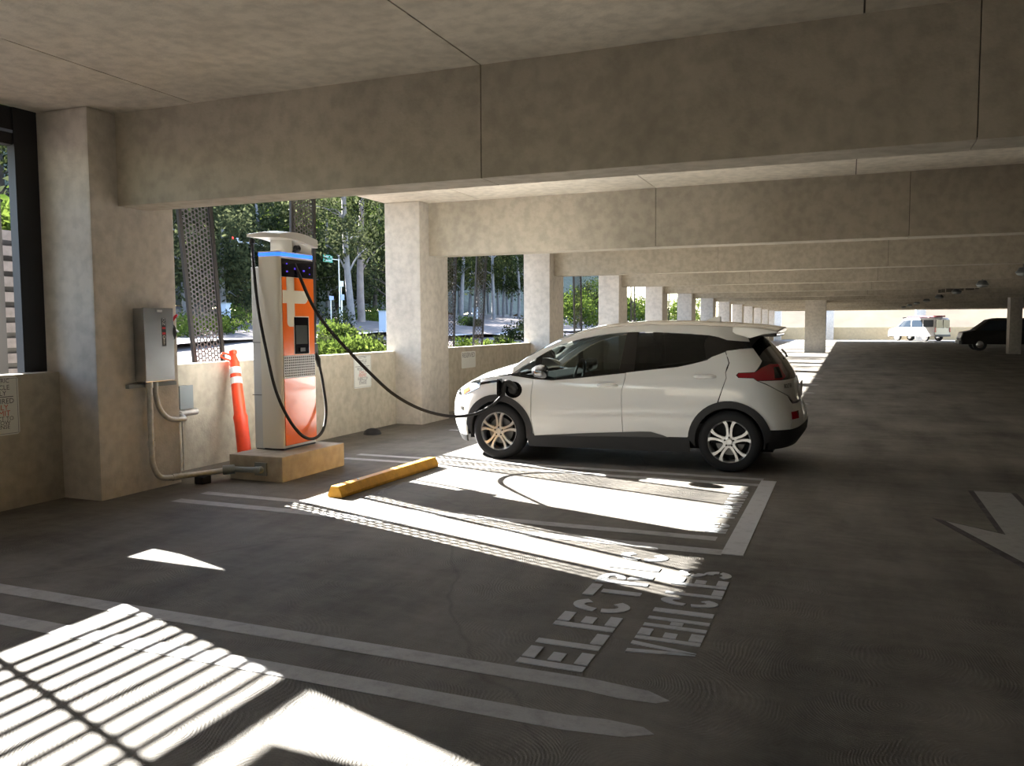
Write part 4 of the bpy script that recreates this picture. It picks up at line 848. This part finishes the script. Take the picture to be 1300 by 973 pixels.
def shrub(loc, r, kd, seed, n=900, ls=.16):
    g = random.Random(seed); t = thing('shrub', ['dark low shrub on the shaded slope', 'grey-green low shrub on the slope', 'bright green ground-cover shrub on the slope'][kd], 'shrub', loc, 'shrubs on the slope, '+['dark', 'grey-green', 'bright green'][kd])
    m = MB()
    for i in range(4): a = g.random()*6.28; m.tube([(0, 0, -.1), (r*.4*math.cos(a), r*.4*math.sin(a), r*.5)], [.02, .008], 5)
    obj('stems', m, BARK2, t, False, True)['kind'] = 'stuff'
    f = leafmesh('foliage', leaves([(r*.5*g.uniform(-1, 1), r*.7*g.uniform(-1, 1), r*.35*g.random()+.05) for _ in range(8)], [r*.5]*8, n, ls, seed, -.6), LF[kd], t); f['kind'] = 'stuff'
j = 0
for u, X, r_, kd in ((424, -8.5, .8, 2), (436, -8.2, .9, 2), (447, -7.6, .9, 2), (455, -7.2, .8, 2), (464, -7.0, .7, 2), (474, -6.8, .7, 2), (430, -11.5, 1., 2), (440, -13, .9, 0), (418, -12, .9, 2), (408, -10, .8, 0), (470, -9, .9, 0), (482, -8, .7, 0), (292, -19.5, 1.1, 2), (286, -22, 1.2, 0), (233, -20, 1.1, 2), (240, -24, 1.3, 1), (427, -20, 1.4, 0), (452, -27, 1.2, 2), (472, -26, 1.6, 2), (480, -27, 1.2, 2), (300, -25, 1.5, 2), (316, -28, 1.8, 1),
                     (600, -8, .8, 2), (613, -8.5, .7, 2), (640, -8.5, .9, 0), (650, -8, .8, 2), (656, -12, 1., 0), (603, -22, .8, 1), (661, -16, 1.3, 0), (590, -24, 1., 2), (726, -7, .8, 0), (760, -7, 1., 2), (768, -6, .9, 2)):
    shrub(place(u, X), r_, kd, 200+j); j += 1
# traffic lights on a mast arm
GP = M('galvanised_pole', (.5, .52, .55), .4, .6); GRN = M('street_sign_green', (.0, .22, .15), .4); WHT = M('matt_white', (.4, .41, .43), .5)
pb = onX(371.5, 400, -30); gz = ground(pb.x, pb.y)
t = thing('signal_mast', 'grey traffic signal mast with a long arm on the slope', 'traffic light', (pb.x, pb.y, gz-.2))
obj('pole', MB().lathe([(.14, gz-.2), (.09, gz+7.5)], (pb.x, pb.y, 0), n=12), GP, t, True)
ha = onX(372, 318, -30); hb = onX(290, 305, -30); obj('mast_arm', MB().tube([Vector((pb.x, pb.y, ha.z)), Vector((pb.x, ha.y*.5+hb.y*.5, (ha.z+hb.z)/2)), hb], [.085, .065, .05], 10), GP, t, True)
for u, v in ((291, 309), (345, 313)):
    c = onX(u, v, -30); s = obj('signal_head', MB().box(c.x+.06, c.x+.26, c.y-.2, c.y+.2, c.z-.55, c.z+.55), BLK, t, bevel=.03)
    for dz, mt in ((.34, M('red_signal', (.4, .01, .01), .3, emit=(1, .03, .03), estr=3)), (0, M('amber_off', (.08, .05, .01), .4)), (-.34, M('green_off', (.01, .06, .04), .4))):
        obj('signal_lens', MB().lathe([(0, .30), (.1, .285), (.13, .26)], (c.x, c.y, c.z+dz), 'x', 14), mt, s, True)
c = onX(300, 307, -30); obj('turn_sign', MB().box(c.x+.08, c.x+.1, c.y-.22, c.y+.22, c.z-.24, c.z+.24), WHT, t)
# green street name sign on its own post
c = onX(416, 328.5, -24); gz = ground(c.x, c.y)
c2 = onX(430, 330, -24)
t = thing('street_sign', 'green street name sign with white lettering on a pole', 'sign', (c2.x, c2.y, gz-.2)); obj('pole', MB().lathe([(.045, gz-.2), (.04, c2.z+.3)], (c2.x, c2.y, 0), n=10), GP, t, True)
for dz in (.12, -.12):
    b = obj('name_plate', MB().box(c.x, c.x+.02, c.y-.50, c.y+.50, c.z+dz-.105, c.z+dz+.105), GRN, t)
    for q in range(5): obj('lettering', MB().box(c.x+.021, c.x+.024, c.y-.36+.16*q, c.y-.25+.16*q, c.z+dz-.035, c.z+dz+.045), WHT, b)
obj('bracket', MB().box(c.x, c.x+.03, c.y+.4, c2.y, c.z-.02, c.z+.02), GP, t)
for u, v0, v1, X, hw_, lab in ((433.5, 357, 364, -20, .17, 'small white square sign on a post before the leaning trunk'), (434.5, 374, 381, -20, .17, 'small pale blue notice on a post before the leaning trunk'), (420.5, 376, 381, -20, .2, 'low pale blue marker board by the shrubs')):
    a, b = onX(u, v0, X), onX(u, v1, X); gz = ground(X, a.y); t = thing('notice_post', lab, 'sign', (X, a.y, gz-.2))
    obj('post', MB().lathe([(.03, gz-.2), (.03, a.z)], (X-.03, a.y, 0), n=8), GP, t); obj('board', MB().box(X, X+.02, a.y-hw_, a.y+hw_, b.z, a.z), WHT if v0 < 370 else M('pale_blue_board', (.2, .26, .4), .5), t)
for u, X, w_, h_, lab in ((286, -23, .35, 1.25, 'tall white utility cabinet behind the leaning fin'), (487, -16, .3, 1.15, 'pale blue utility cabinet beside the second column'), (603.5, -24, .35, 1.5, 'pale blue standing utility cabinet before the grove')):
    p = place(u, X); t = thing('utility_cabinet', lab, 'cabinet', p)
    obj('cabinet_body', MB().box(p[0]-.2, p[0]+.2, p[1]-w_/2, p[1]+w_/2, p[2]-.1, p[2]+h_), M('pale_cabinet', (.28, .32, .38), .5), t, bevel=.02); obj('cabinet_cap', MB().box(p[0]-.23, p[0]+.23, p[1]-w_/2-.03, p[1]+w_/2+.03, p[2]+h_, p[2]+h_+.06), GREYM, t)
